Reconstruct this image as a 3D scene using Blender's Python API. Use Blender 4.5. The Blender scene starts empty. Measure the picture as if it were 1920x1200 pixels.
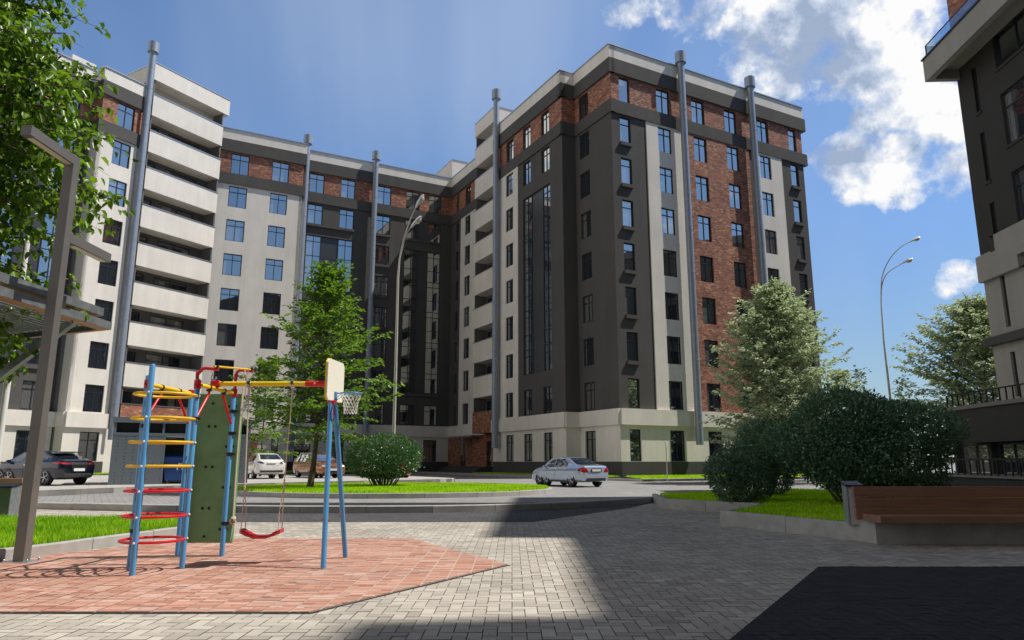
import bpy, bmesh, math, random
import numpy as np
from math import sin, cos, pi, radians as R
from mathutils import Vector, Matrix
from mathutils.bvhtree import BVHTree

scene = bpy.context.scene
COL = scene.collection
rng = random.Random(7)

# ------------------------------------------------------------------ helpers
def azv(a):
    a = R(a); return Vector((sin(a), cos(a), 0))

def link(o, parent=None):
    COL.objects.link(o)
    if parent is not None: o.parent = parent
    return o

def tag(o, label=None, cat=None, group=None, kind=None):
    if label: o['label'] = label
    if cat: o['category'] = cat
    if group: o['group'] = group
    if kind: o['kind'] = kind
    return o

def thing(name, label, cat, loc=(0, 0, 0), rz=0.0, group=None):
    o = bpy.data.objects.new(name, None)
    o.empty_display_size = .2
    o.location = loc; o.rotation_euler = (0, 0, rz)
    link(o)
    return tag(o, label, cat, group)

class MB:
    """collects faces; one mesh object when built"""
    def __init__(s):
        s.v = []; s.f = []; s.m = []; s.uv = []; s.sm = []
    def face(s, pts, mat=0, uv=None, smooth=False):
        b = len(s.v)
        s.v.extend([tuple(p) for p in pts])
        s.f.append(tuple(range(b, b + len(pts))))
        s.m.append(mat); s.uv.append(uv); s.sm.append(smooth)
    def box(s, c, size, rz=0.0, mat=0, bev=0.0):
        cx, cy, cz = c; hx, hy, hz = [q / 2 for q in size]
        ca, sa = cos(rz), sin(rz)
        def P(x, y, z): return (cx + x * ca - y * sa, cy + x * sa + y * ca, cz + z)
        if bev <= 0:
            q = [P(x, y, z) for z in (-hz, hz) for x, y in ((-hx, -hy), (hx, -hy), (hx, hy), (-hx, hy))]
            for f in ((3, 2, 1, 0), (4, 5, 6, 7), (0, 1, 5, 4), (1, 2, 6, 5), (2, 3, 7, 6), (3, 0, 4, 7)):
                s.face([q[i] for i in f], mat)
            return
        b = min(bev, hx * .9, hy * .9, hz * .9)
        def ring(dx, dy, z):
            return [P(x, y, z) for x, y in ((-dx + b, -dy), (dx - b, -dy), (dx, -dy + b), (dx, dy - b), (dx - b, dy), (-dx + b, dy), (-dx, dy - b), (-dx, -dy + b))]
        rs = [ring(hx - b, hy - b, -hz), ring(hx, hy, -hz + b), ring(hx, hy, hz - b), ring(hx - b, hy - b, hz)]
        s.rings(rs, mat, cap=True)
    def rings(s, rs, mat=0, cap=True, smooth=False, closed=True):
        b = len(s.v); n = len(rs[0])
        for r in rs: s.v.extend([tuple(p) for p in r])
        for i in range(len(rs) - 1):
            for j in range(n if closed else n - 1):
                k = (j + 1) % n
                s.f.append((b + i * n + j, b + i * n + k, b + (i + 1) * n + k, b + (i + 1) * n + j))
                s.m.append(mat); s.uv.append(None); s.sm.append(smooth)
        if cap:
            for i, rev in ((0, True), (len(rs) - 1, False)):
                q = [b + i * n + j for j in range(n)]
                if rev: q.reverse()
                s.f.append(tuple(q)); s.m.append(mat); s.uv.append(None); s.sm.append(False)
    def tube(s, pts, rad, n=8, mat=0, cap=True, smooth=True, closed=False):
        pts = [Vector(p) for p in pts]
        if not hasattr(rad, '__len__'): rad = [rad] * len(pts)
        rs = []; prev = None
        L = len(pts)
        for i, p in enumerate(pts):
            if closed: t = pts[(i + 1) % L] - pts[i - 1]
            else: t = pts[min(i + 1, L - 1)] - pts[max(i - 1, 0)]
            t.normalize()
            if prev is None:
                a = Vector((0, 0, 1)) if abs(t.z) < .9 else Vector((1, 0, 0))
                u = t.cross(a).normalized()
            else:
                u = (prev - t * prev.dot(t))
                u = u.normalized() if u.length > 1e-6 else t.orthogonal().normalized()
            prev = u; w = t.cross(u)
            rs.append([p + (u * cos(2 * pi * k / n) + w * sin(2 * pi * k / n)) * rad[i] for k in range(n)])
        if closed: rs.append(rs[0])
        s.rings(rs, mat, cap=cap and not closed, smooth=smooth)
    def lathe(s, c, prof, n=20, mat=0, axis='z', smooth=True, cap=True):
        rs = []
        for r, h in prof:
            q = []
            for k in range(n):
                a = 2 * pi * k / n
                if axis == 'z': q.append((c[0] + r * cos(a), c[1] + r * sin(a), c[2] + h))
                elif axis == 'x': q.append((c[0] + h, c[1] + r * cos(a), c[2] + r * sin(a)))
                else: q.append((c[0] + r * cos(a), c[1] + h, c[2] + r * sin(a)))
            rs.append(q)
        s.rings(rs, mat, cap=cap, smooth=smooth)
    def prism(s, poly, z0, z1, mat=0, top_mat=None, bottom=True):
        n = len(poly)
        for i in range(n):
            a = poly[i]; b = poly[(i + 1) % n]
            s.face([(a[0], a[1], z0), (b[0], b[1], z0), (b[0], b[1], z1), (a[0], a[1], z1)], mat)
        s.face([(p[0], p[1], z1) for p in poly], mat if top_mat is None else top_mat)
        if bottom: s.face([(p[0], p[1], z0) for p in reversed(poly)], mat)
    def mesh(s, name, mats, org=(0, 0, 0), weld=False):
        me = bpy.data.meshes.new(name)
        ox, oy, oz = org
        me.from_pydata([(x - ox, y - oy, z - oz) for x, y, z in s.v], [], s.f)
        if not isinstance(mats, (list, tuple)): mats = [mats]
        for m in mats: me.materials.append(m)
        me.polygons.foreach_set('material_index', s.m)
        me.polygons.foreach_set('use_smooth', s.sm)
        if any(u is not None for u in s.uv):
            uvl = me.uv_layers.new(name='UVMap'); i = 0
            data = np.zeros(len(me.loops) * 2)
            for f, u in zip(s.f, s.uv):
                if u is not None:
                    for k in range(len(f)):
                        data[2 * (i + k)] = u[k][0]; data[2 * (i + k) + 1] = u[k][1]
                i += len(f)
            uvl.data.foreach_set('uv', data)
        me.update()
        if any(s.sm): me.set_sharp_from_angle(angle=R(38))
        return me
    def build(s, name, mats, parent=None, org=(0, 0, 0)):
        return link(bpy.data.objects.new(name, s.mesh(name, mats, org)), parent)

def structure(name, mb, mats):
    return tag(mb.build(name, mats), kind='structure')

# ------------------------------------------------------------------ materials
def new_mat(name):
    m = bpy.data.materials.new(name); m.use_nodes = True
    nt = m.node_tree
    return m, nt, nt.nodes['Principled BSDF']

def nd(nt, t, **kw):
    n = nt.nodes.new(t)
    for k, v in kw.items(): setattr(n, k, v)
    return n

def ramp(nt, src, stops):
    r = nd(nt, 'ShaderNodeValToRGB'); e = r.color_ramp.elements
    while len(e) < len(stops): e.new(.5)
    for i, (p, c) in enumerate(stops):
        e[i].position = p; e[i].color = (*c, 1) if len(c) == 3 else c
    nt.links.new(src, r.inputs[0]); return r

def noise(nt, vec, scale, detail=4, rough=.55):
    n = nd(nt, 'ShaderNodeTexNoise'); n.inputs['Scale'].default_value = scale
    n.inputs['Detail'].default_value = detail; n.inputs['Roughness'].default_value = rough
    if vec is not None: nt.links.new(vec, n.inputs['Vector'])
    return n

def obj_pos(nt):
    return nd(nt, 'ShaderNodeNewGeometry').outputs['Position']

def bump(nt, b, h, strength=.2, dist=.02):
    n = nd(nt, 'ShaderNodeBump'); n.inputs['Strength'].default_value = strength
    n.inputs['Distance'].default_value = dist
    nt.links.new(h, n.inputs['Height']); nt.links.new(n.outputs[0], b.inputs['Normal'])

def mixc(nt, fac, a, b, mode='MIX'):
    n = nd(nt, 'ShaderNodeMix', data_type='RGBA', blend_type=mode)
    for sock, val in ((n.inputs['Factor'], fac), (n.inputs[6], a), (n.inputs[7], b)):
        if hasattr(val, 'is_linked') or hasattr(val, 'links'): nt.links.new(val, sock)
        elif isinstance(val, (int, float)): sock.default_value = val
        else: sock.default_value = (*val, 1)
    return n.outputs[2]

def plain(name, col, rough=.6, metal=0.0, var=.0, vscale=6.0, bmp=0.0, bscale=60.0, spec=None, coat=0.0):
    m, nt, b = new_mat(name)
    b.inputs['Base Color'].default_value = (*col, 1)
    b.inputs['Roughness'].default_value = rough; b.inputs['Metallic'].default_value = metal
    if spec is not None: b.inputs['Specular IOR Level'].default_value = spec
    if coat: b.inputs['Coat Weight'].default_value = coat; b.inputs['Coat Roughness'].default_value = .03
    if var:
        n = noise(nt, obj_pos(nt), vscale)
        r = ramp(nt, n.outputs[0], [(.3, tuple(c * (1 - var) for c in col)), (.7, tuple(min(1, c * (1 + var)) for c in col))])
        nt.links.new(r.outputs[0], b.inputs['Base Color'])
    if bmp:
        bump(nt, b, noise(nt, obj_pos(nt), bscale, 5).outputs[0], bmp, .01)
    return m

def plaster(name, col, streak=.07, bmp=.25):
    m, nt, b = new_mat(name)
    pos = obj_pos(nt)
    mp = nd(nt, 'ShaderNodeMapping'); mp.inputs['Scale'].default_value = (1.3, 1.3, .12)
    nt.links.new(pos, mp.inputs['Vector'])
    n1 = noise(nt, mp.outputs[0], 1.0, 6, .65)
    n2 = noise(nt, pos, .35, 4)
    n3 = noise(nt, pos, 14, 6, .7)
    c = ramp(nt, n1.outputs[0], [(.3, tuple(q * (1 - streak) for q in col)), (.7, tuple(q * (1 + streak * .5) for q in col))]).outputs[0]
    g = ramp(nt, n2.outputs[0], [(.3, (.9, .9, .89)), (.7, (1.03, 1.02, 1.0))]).outputs[0]
    c = mixc(nt, 1.0, c, g, 'MULTIPLY')
    g2 = ramp(nt, n3.outputs[0], [(.3, (.94, .94, .94)), (.7, (1.04, 1.04, 1.04))]).outputs[0]
    c = mixc(nt, 1.0, c, g2, 'MULTIPLY')
    nt.links.new(c, b.inputs['Base Color'])
    b.inputs['Roughness'].default_value = .85; b.inputs['Specular IOR Level'].default_value = .25
    bump(nt, b, noise(nt, pos, 45, 6, .7).outputs[0], bmp, .015)
    return m

def brick_mat(name, sx=.30, sy=.10, stain=.35):
    m, nt, b = new_mat(name)
    uv = nd(nt, 'ShaderNodeUVMap')
    br = nd(nt, 'ShaderNodeTexBrick')
    br.inputs['Scale'].default_value = 1.0
    br.inputs['Brick Width'].default_value = sx; br.inputs['Row Height'].default_value = sy
    br.inputs['Mortar Size'].default_value = .008; br.inputs['Mortar Smooth'].default_value = .1
    br.inputs['Color1'].default_value = (0, 0, 0, 1); br.inputs['Color2'].default_value = (1, 1, 1, 1)
    br.inputs['Mortar'].default_value = (.5, .5, .5, 1); br.inputs['Bias'].default_value = 0
    nt.links.new(uv.outputs[0], br.inputs['Vector'])
    tone = ramp(nt, br.outputs['Color'], [(0, (.17, .06, .045)), (.25, (.32, .11, .065)), (.5, (.45, .18, .10)), (.75, (.36, .13, .08)), (1, (.64, .35, .20))]).outputs[0]
    n = noise(nt, uv.outputs[0], .8, 5)
    g = ramp(nt, n.outputs[0], [(.3, (1 - stain, 1 - stain, 1 - stain)), (.7, (1.12, 1.1, 1.08))]).outputs[0]
    c = mixc(nt, 1.0, tone, g, 'MULTIPLY')
    c = mixc(nt, br.outputs['Fac'], c, (.24, .17, .13))
    nt.links.new(c, b.inputs['Base Color']); b.inputs['Roughness'].default_value = .8
    inv = nd(nt, 'ShaderNodeMath', operation='SUBTRACT'); inv.inputs[0].default_value = 1
    nt.links.new(br.outputs['Fac'], inv.inputs[1])
    bump(nt, b, inv.outputs[0], .5, .01)
    return m

def glass_mat(name, refl=.5, curtain=True, tint=(.86, .88, .84)):
    m, nt, b = new_mat(name)
    out = nt.nodes['Material Output']
    oi = nd(nt, 'ShaderNodeObjectInfo')
    tc = nd(nt, 'ShaderNodeTexCoord')
    base = (.014, .022, .038)
    if curtain:
        w = nd(nt, 'ShaderNodeTexWave'); w.inputs['Scale'].default_value = 3.2; w.inputs['Distortion'].default_value = 2.5
        w.inputs['Detail'].default_value = 1
        nt.links.new(tc.outputs['Object'], w.inputs['Vector'])
        fold = ramp(nt, w.outputs['Fac'], [(.2, (.12, .125, .13)), (.8, (.28, .28, .27))]).outputs[0]
        sx = nd(nt, 'ShaderNodeSeparateXYZ'); nt.links.new(tc.outputs['Generated'], sx.inputs[0])
        # curtain drawn to one side by a random amount, only in some rooms
        a = nd(nt, 'ShaderNodeMath', operation='MULTIPLY_ADD'); a.inputs[1].default_value = 1.9; a.inputs[2].default_value = -.95
        nt.links.new(oi.outputs['Random'], a.inputs[0])
        d = nd(nt, 'ShaderNodeMath', operation='LESS_THAN'); nt.links.new(sx.outputs[0], d.inputs[0]); nt.links.new(a.outputs[0], d.inputs[1])
        col = mixc(nt, d.outputs[0], base, fold)
        nt.links.new(col, b.inputs['Base Color'])
    else:
        b.inputs['Base Color'].default_value = (*base, 1)
    b.inputs['Roughness'].default_value = .05
    gl = nd(nt, 'ShaderNodeBsdfGlossy'); gl.inputs['Roughness'].default_value = .015
    gl.inputs['Color'].default_value = (*tint, 1)
    n = noise(nt, obj_pos(nt), .9, 2)
    bm = nd(nt, 'ShaderNodeBump'); bm.inputs['Strength'].default_value = .06; bm.inputs['Distance'].default_value = .05
    nt.links.new(n.outputs[0], bm.inputs['Height']); nt.links.new(bm.outputs[0], gl.inputs['Normal'])
    fr = nd(nt, 'ShaderNodeFresnel'); fr.inputs['IOR'].default_value = 1.5
    mr = nd(nt, 'ShaderNodeMath', operation='ADD', use_clamp=True); mr.inputs[1].default_value = refl
    nt.links.new(fr.outputs[0], mr.inputs[0])
    mx = nd(nt, 'ShaderNodeMixShader')
    nt.links.new(mr.outputs[0], mx.inputs[0]); nt.links.new(b.outputs[0], mx.inputs[1]); nt.links.new(gl.outputs[0], mx.inputs[2])
    nt.links.new(mx.outputs[0], out.inputs['Surface'])
    return m

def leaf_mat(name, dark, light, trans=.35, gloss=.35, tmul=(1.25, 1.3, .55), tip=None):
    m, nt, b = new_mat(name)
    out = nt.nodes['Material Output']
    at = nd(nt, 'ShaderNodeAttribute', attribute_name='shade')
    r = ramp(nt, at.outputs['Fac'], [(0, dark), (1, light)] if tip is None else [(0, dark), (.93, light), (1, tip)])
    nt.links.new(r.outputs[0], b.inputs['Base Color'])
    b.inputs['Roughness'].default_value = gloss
    b.inputs['Specular IOR Level'].default_value = .45
    tr = nd(nt, 'ShaderNodeBsdfTranslucent')
    g = mixc(nt, 1.0, r.outputs[0], tmul, 'MULTIPLY')
    nt.links.new(g, tr.inputs['Color'])
    mx = nd(nt, 'ShaderNodeMixShader'); mx.inputs[0].default_value = trans
    nt.links.new(b.outputs[0], mx.inputs[1]); nt.links.new(tr.outputs[0], mx.inputs[2])
    nt.links.new(mx.outputs[0], out.inputs['Surface'])
    return m

def attr_mat(name, stops, rough=.8, fine=.12, fscale=40, bmp=.15):
    """colour from the per-face 'shade' attribute, with fine grain"""
    m, nt, b = new_mat(name)
    at = nd(nt, 'ShaderNodeAttribute', attribute_name='shade')
    r = ramp(nt, at.outputs['Fac'], stops)
    n = noise(nt, obj_pos(nt), fscale, 6, .7)
    g = ramp(nt, n.outputs[0], [(.3, (1 - fine,) * 3), (.7, (1 + fine * .6,) * 3)])
    n2 = noise(nt, obj_pos(nt), .55, 8, .68)
    g2 = ramp(nt, n2.outputs[0], [(.32, (.80, .80, .80)), (.62, (1.05, 1.05, 1.05))])
    c = mixc(nt, 1.0, r.outputs[0], g.outputs[0], 'MULTIPLY')
    c = mixc(nt, 1.0, c, g2.outputs[0], 'MULTIPLY')
    nt.links.new(c, b.inputs['Base Color']); b.inputs['Roughness'].default_value = rough
    b.inputs['Specular IOR Level'].default_value = .3
    if bmp: bump(nt, b, n.outputs[0], bmp, .004)
    return m

def tile_mat(name, c1, c2, joint, w, h, msize, rz=0.0, rough=.85, offset=.5):
    """paving seen from afar: brick pattern in world x/y"""
    m, nt, b = new_mat(name)
    mp = nd(nt, 'ShaderNodeMapping'); mp.inputs['Rotation'].default_value = (0, 0, rz)
    nt.links.new(obj_pos(nt), mp.inputs['Vector'])
    br = nd(nt, 'ShaderNodeTexBrick'); br.offset = offset
    br.inputs['Scale'].default_value = 1
    br.inputs['Brick Width'].default_value = w; br.inputs['Row Height'].default_value = h
    br.inputs['Mortar Size'].default_value = msize
    br.inputs['Color1'].default_value = (*c1, 1); br.inputs['Color2'].default_value = (*c2, 1); br.inputs['Mortar'].default_value = (*joint, 1)
    nt.links.new(mp.outputs[0], br.inputs['Vector'])
    n = noise(nt, obj_pos(nt), .5, 6, .65)
    g = ramp(nt, n.outputs[0], [(.3, (.82, .82, .83)), (.7, (1.06, 1.06, 1.05))])
    n2 = noise(nt, obj_pos(nt), 30, 5, .7)
    g2 = ramp(nt, n2.outputs[0], [(.3, (.9, .9, .9)), (.7, (1.05, 1.05, 1.05))])
    c = mixc(nt, 1.0, br.outputs['Color'], g.outputs[0], 'MULTIPLY')
    c = mixc(nt, 1.0, c, g2.outputs[0], 'MULTIPLY')
    nt.links.new(c, b.inputs['Base Color']); b.inputs['Roughness'].default_value = rough
    b.inputs['Specular IOR Level'].default_value = .3
    bump(nt, b, n2.outputs[0], .2, .004)
    return m

def wood_mat(name, c1, c2, rz=0.0):
    m, nt, b = new_mat(name)
    mp = nd(nt, 'ShaderNodeMapping'); mp.inputs['Scale'].default_value = (.9, 14, 14); mp.inputs['Rotation'].default_value = (0, 0, rz)
    nt.links.new(obj_pos(nt), mp.inputs['Vector'])
    n = noise(nt, mp.outputs[0], 1.6, 6, .6)
    r = ramp(nt, n.outputs[0], [(.3, c1), (.7, c2)])
    nt.links.new(r.outputs[0], b.inputs['Base Color']); b.inputs['Roughness'].default_value = .55
    bump(nt, b, n.outputs[0], .15, .004)
    return m

def paint_car(name, col, metal=.6, rough=.22):
    m, nt, b = new_mat(name)
    b.inputs['Base Color'].default_value = (*col, 1); b.inputs['Metallic'].default_value = metal
    b.inputs['Roughness'].default_value = rough; b.inputs['Coat Weight'].default_value = 1.0; b.inputs['Coat Roughness'].default_value = .02
    return m

M = dict(
    plaster_light=plaster('light plaster', (.83, .79, .725), .09),
    plaster_dark=plaster('dark plaster', (.104, .100, .096), .10, bmp=.5),
    plaster_mid=plaster('grey plaster', (.20, .19, .18)),
    plinth=plaster('plinth', (.085, .085, .085)),
    brick=brick_mat('clinker brick'),
    brick_far=brick_mat('clinker brick large', .32, .11),
    cap=plain('zinc coping', (.42, .44, .47), .35, .8),
    frame=plain('anthracite frame', (.022, .027, .033), .4),
    glass=glass_mat('window glass', .42),
    glass_dim=glass_mat('curtain wall glass', .42, False, (.62, .72, .86)),
    glass_clear=None,
    pipe=plain('galvanised duct', (.30, .345, .41), .42, .25, .08, 3),
    interior=plain('loggia interior', (.16, .155, .15), .9),
    dark=plain('dark void', (.012, .012, .014), .8),
    spandrel=plain('spandrel panel', (.055, .056, .06), .3, 0, .1, .6),
    steel=plain('steel', (.5, .5, .5), .3, .9),
    black=plain('black metal', (.012, .012, .013), .45),
    rubber=plain('rubber', (.018, .018, .018), .8),
    kerb=plain('concrete kerb', (.40, .385, .365), .85, 0, .12, 5, .3, 70),
    concrete=plain('concrete', (.37, .36, .34), .85, 0, .14, 4, .3, 60),
    soil=plain('soil', (.05, .07, .02), .95, 0, .3, 3),
    road=tile_mat('road setts', (.33, .325, .325), (.28, .275, .275), (.2, .2, .2), .4, .2, .012, R(60)),
    parking=tile_mat('parking slabs', (.5, .48, .455), (.45, .435, .41), (.33, .32, .3), .6, .6, .01, R(60)),
    joint=plain('paver joint', (.10, .095, .085), .95, 0, .2, 20),
    joint_light=plain('sand joint', (.52, .44, .37), .95, 0, .1, 20),
    joint_dark=plain('dark joint', (.015, .016, .018), .95),
    blue=plain('blue paint', (.10, .32, .62), .32, 0, .05, 4),
    yellow=plain('yellow paint', (.86, .60, .012), .32, 0, .06, 9),
    amber=plain('amber paint', (.84, .53, .014), .34, 0, .06, 9),
    red=plain('red paint', (.64, .014, .022), .32, 0, .06, 9),
    green=plain('green panel', (.16, .33, .14), .5, 0, .12, 3.0),
    cream=plain('cream board', (.93, .90, .76), .45),
    white=plain('white plastic', (.8, .8, .8), .4),
    rope=plain('rope', (.66, .55, .44), .9, 0, .2, 120),
    galv=plain('galvanised steel', (.40, .43, .46), .4, .7, .2, 9),
    post=plain('bronze grey post', (.19, .18, .165), .42, .35, .08, 2),
    led=plain('lamp lens', (.75, .72, .5), .3),
    lamp=plain('lamp pole', (.60, .56, .49), .45, .1, .06, 4),
    chrome=plain('chrome', (.85, .85, .86), .12, 1.0),
    wood_red=wood_mat('larch cladding', (.42, .20, .11), (.56, .31, .19)),
    wood_bench=wood_mat('bench timber', (.20, .098, .060), (.30, .16, .10)),
    shed=None,
    bark=plain('bark', (.10, .075, .05), .95, 0, .35, 14, .8, 30),
    bark_grey=plain('grey bark', (.15, .14, .12), .95, 0, .3, 14, .8, 30),
    plaster_tower=plaster('shaded tower dark plaster', (.052, .050, .048), bmp=.5),  # house dark plaster darkened further, standing in for lower ambient light
    plaster_tower_light=plaster('shaded tower light plaster', (.34, .325, .30)),  # light plaster darkened in its colour to make up for ambient light
    tyre=plain('tyre', (.014, .014, .015), .75),
    rim=plain('rim', (.45, .45, .46), .28, .9),
    carglass=glass_mat('car glass', .02, False, (.8, .9, 1)),
    taillight=plain('tail lamp', (.35, .008, .012), .15, coat=1),
    headlight=plain('head lamp', (.55, .58, .6), .12, .3, coat=1),
    plate=plain('plate', (.75, .75, .74), .5),
    plastic=plain('grey plastic', (.055, .055, .056), .55),
)

def railing_glass():
    m, nt, b = new_mat('railing glass'); out = nt.nodes['Material Output']
    t = nd(nt, 'ShaderNodeBsdfTransparent'); t.inputs[0].default_value = (.72, .82, .88, 1)
    g = nd(nt, 'ShaderNodeBsdfGlossy'); g.inputs['Roughness'].default_value = .02; g.inputs['Color'].default_value = (.8, .9, 1, 1)
    mx = nd(nt, 'ShaderNodeMixShader'); mx.inputs[0].default_value = .22
    nt.links.new(t.outputs[0], mx.inputs[1]); nt.links.new(g.outputs[0], mx.inputs[2]); nt.links.new(mx.outputs[0], out.inputs['Surface'])
    return m
M['glass_clear'] = railing_glass(); M['glass_loggia'] = glass_mat('loggia glass', .10)

def shed_mat():
    m, nt, b = new_mat('perforated cladding')
    pos = obj_pos(nt)
    mp = nd(nt, 'ShaderNodeMapping'); mp.inputs['Scale'].default_value = (7, 7, 7)
    nt.links.new(pos, mp.inputs['Vector'])
    v = nd(nt, 'ShaderNodeTexVoronoi'); v.inputs['Scale'].default_value = 1.0; v.inputs['Randomness'].default_value = .25
    nt.links.new(mp.outputs[0], v.inputs['Vector'])
    r = ramp(nt, v.outputs['Distance'], [(.16, (.05, .06, .07)), (.24, (.145, .17, .195))])
    nt.links.new(r.outputs[0], b.inputs['Base Color']); b.inputs['Roughness'].default_value = .5; b.inputs['Metallic'].default_value = .2
    return m
M['shed'] = shed_mat()
M['shed_plain'] = plain('shed trim', (.15, .185, .22), .45, .2)

# ------------------------------------------------------------------ facade tools
class Fr:
    """a facade line: s along the wall, o outwards, z up"""
    def __init__(s, P, az, flip=False):
        s.P = Vector((P[0], P[1], 0)); s.d = azv(az)
        n = Vector((s.d.y, -s.d.x, 0)); s.n = -n if flip else n; s.flip = flip
    def pt(s, a, o, z): q = s.P + s.d * a + s.n * o; return Vector((q.x, q.y, z))
    def off(s, a=0, o=0):
        f = Fr((0, 0), 0); f.P = s.P + s.d * a + s.n * o; f.d = s.d; f.n = s.n; f.flip = s.flip; return f
    def xy(s, a, o): q = s.pt(a, o, 0); return (q.x, q.y)

def zone(mb, fr, s0, s1, z0, z1, o=0.0, holes=(), depth=.24, mat=0, ret=(1, 1, 1, 1)):
    hs = [(max(s0, a), min(s1, b), max(z0, c), min(z1, d)) for a, b, c, d in holes if b > s0 and a < s1 and d > z0 and c < z1]
    xs = sorted({s0, s1, *[h[0] for h in hs], *[h[1] for h in hs]})
    zs = sorted({z0, z1, *[h[2] for h in hs], *[h[3] for h in hs]})
    def q(a, b, c, d, pts):
        if fr.flip: pts = pts[::-1]
        mb.face([p for p, _ in pts], mat, [u for _, u in pts])
    for i in range(len(xs) - 1):
        for j in range(len(zs) - 1):
            cs, cz = (xs[i] + xs[i + 1]) / 2, (zs[j] + zs[j + 1]) / 2
            if any(h[0] < cs < h[1] and h[2] < cz < h[3] for h in hs): continue
            q(0, 0, 0, 0, [(fr.pt(a, o, c), (a, c)) for a, c in ((xs[i], zs[j]), (xs[i + 1], zs[j]), (xs[i + 1], zs[j + 1]), (xs[i], zs[j + 1]))])
    for a, b, c, d in hs:
        e = o - depth
        q(0, 0, 0, 0, [(fr.pt(a, o, c), (0, c)), (fr.pt(a, o, d), (0, d)), (fr.pt(a, e, d), (depth, d)), (fr.pt(a, e, c), (depth, c))])
        q(0, 0, 0, 0, [(fr.pt(b, o, d), (0, d)), (fr.pt(b, o, c), (0, c)), (fr.pt(b, e, c), (depth, c)), (fr.pt(b, e, d), (depth, d))])
        q(0, 0, 0, 0, [(fr.pt(a, o, d), (a, 0)), (fr.pt(b, o, d), (b, 0)), (fr.pt(b, e, d), (b, depth)), (fr.pt(a, e, d), (a, depth))])
        q(0, 0, 0, 0, [(fr.pt(b, o, c), (b, 0)), (fr.pt(a, o, c), (a, 0)), (fr.pt(a, e, c), (a, depth)), (fr.pt(b, e, c), (b, depth))])
    if o != 0:
        e = -.3 if o > 0 else o
        if o > 0:
            if ret[0]: q(0, 0, 0, 0, [(fr.pt(s0, o, z1), (0, z1)), (fr.pt(s0, o, z0), (0, z0)), (fr.pt(s0, e, z0), (o, z0)), (fr.pt(s0, e, z1), (o, z1))])
            if ret[1]: q(0, 0, 0, 0, [(fr.pt(s1, o, z0), (0, z0)), (fr.pt(s1, o, z1), (0, z1)), (fr.pt(s1, e, z1), (o, z1)), (fr.pt(s1, e, z0), (o, z0))])
            if ret[2]: q(0, 0, 0, 0, [(fr.pt(s0, o, z0), (s0, 0)), (fr.pt(s1, o, z0), (s1, 0)), (fr.pt(s1, e, z0), (s1, o)), (fr.pt(s0, e, z0), (s0, o))])
            if ret[3]: q(0, 0, 0, 0, [(fr.pt(s0, e, z1), (s0, 0)), (fr.pt(s1, e, z1), (s1, 0)), (fr.pt(s1, o, z1), (s1, o)), (fr.pt(s0, o, z1), (s0, o))])

def fbox(mb, fr, s0, s1, o0, o1, z0, z1, mat=0):
    """solid box in facade coordinates with metre UVs"""
    P = fr.pt
    def q(pts): mb.face([P(*p) for p in pts], mat, [((p[0] if abs(pts[0][0] - pts[2][0]) > 1e-6 else p[1]), p[2] if abs(pts[0][2] - pts[2][2]) > 1e-6 else p[1]) for p in pts])
    q([(s0, o1, z0), (s1, o1, z0), (s1, o1, z1), (s0, o1, z1)]); q([(s1, o0, z0), (s0, o0, z0), (s0, o0, z1), (s1, o0, z1)])
    q([(s0, o0, z0), (s0, o1, z0), (s0, o1, z1), (s0, o0, z1)]); q([(s1, o1, z0), (s1, o0, z0), (s1, o0, z1), (s1, o1, z1)])
    q([(s0, o1, z1), (s1, o1, z1), (s1, o0, z1), (s0, o0, z1)]); q([(s0, o0, z0), (s1, o0, z0), (s1, o1, z0), (s0, o1, z0)])

_wm = {}
def window_mesh(w, h, vm, tr, fw=.07, mw=.06, glass='glass'):
    """frame and pane meshes; x along the wall, -y outwards"""
    key = (round(w, 3), round(h, 3), tuple(vm), tuple(tr), glass)
    if key in _wm: return _wm[key]
    a = MB(); d = .09
    def bar(x0, x1, z0, z1, y0=-d, y1=.0): a.box(((x0 + x1) / 2, (y0 + y1) / 2, (z0 + z1) / 2), (x1 - x0, y1 - y0, z1 - z0))
    bar(0, fw, 0, h); bar(w - fw, w, 0, h)
    bar(fw, w - fw, 0, fw); bar(fw, w - fw, h - fw, h)
    for x in vm: bar(x - mw / 2, x + mw / 2, fw, h - fw, -d + .01)
    edges = [fw] + sorted(vm) + [w - fw]
    for z in tr:
        for i in range(len(edges) - 1):
            l = edges[i] + (mw / 2 if i else 0); r = edges[i + 1] - (mw / 2 if i < len(edges) - 2 else 0)
            bar(l, r, z - mw / 2, z + mw / 2, -d + .015)
    b = MB(); b.face([(fw * .5, -.03, fw * .5), (w - fw * .5, -.03, fw * .5), (w - fw * .5, -.03, h - fw * .5), (fw * .5, -.03, h - fw * .5)])
    _wm[key] = (a.mesh('window_frame', M['frame']), b.mesh('window_pane', M[glass]))
    return _wm[key]

def put_window(parent, org, fr, s0, s1, z0, z1, o, name='window', vm=None, tr=None, glass=None, gap=.004):
    w = s1 - s0 - 2 * gap; h = z1 - z0 - 2 * gap
    if vm is None: vm = [w / 2] if w > 1.25 else []
    if tr is None: tr = [h * .72]
    fm, pm = window_mesh(w, h, vm, tr, glass=glass or 'glass')
    a = s1 if fr.flip else s0
    p = fr.pt(a - gap if fr.flip else a + gap, o, z0 + gap) - Vector(org)
    d = -fr.d if fr.flip else fr.d
    f = link(bpy.data.objects.new(name, fm), parent)
    f.location = p; f.rotation_euler = (0, 0, math.atan2(d.y, d.x))
    g = link(bpy.data.objects.new('pane', pm), f)
    return f

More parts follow.
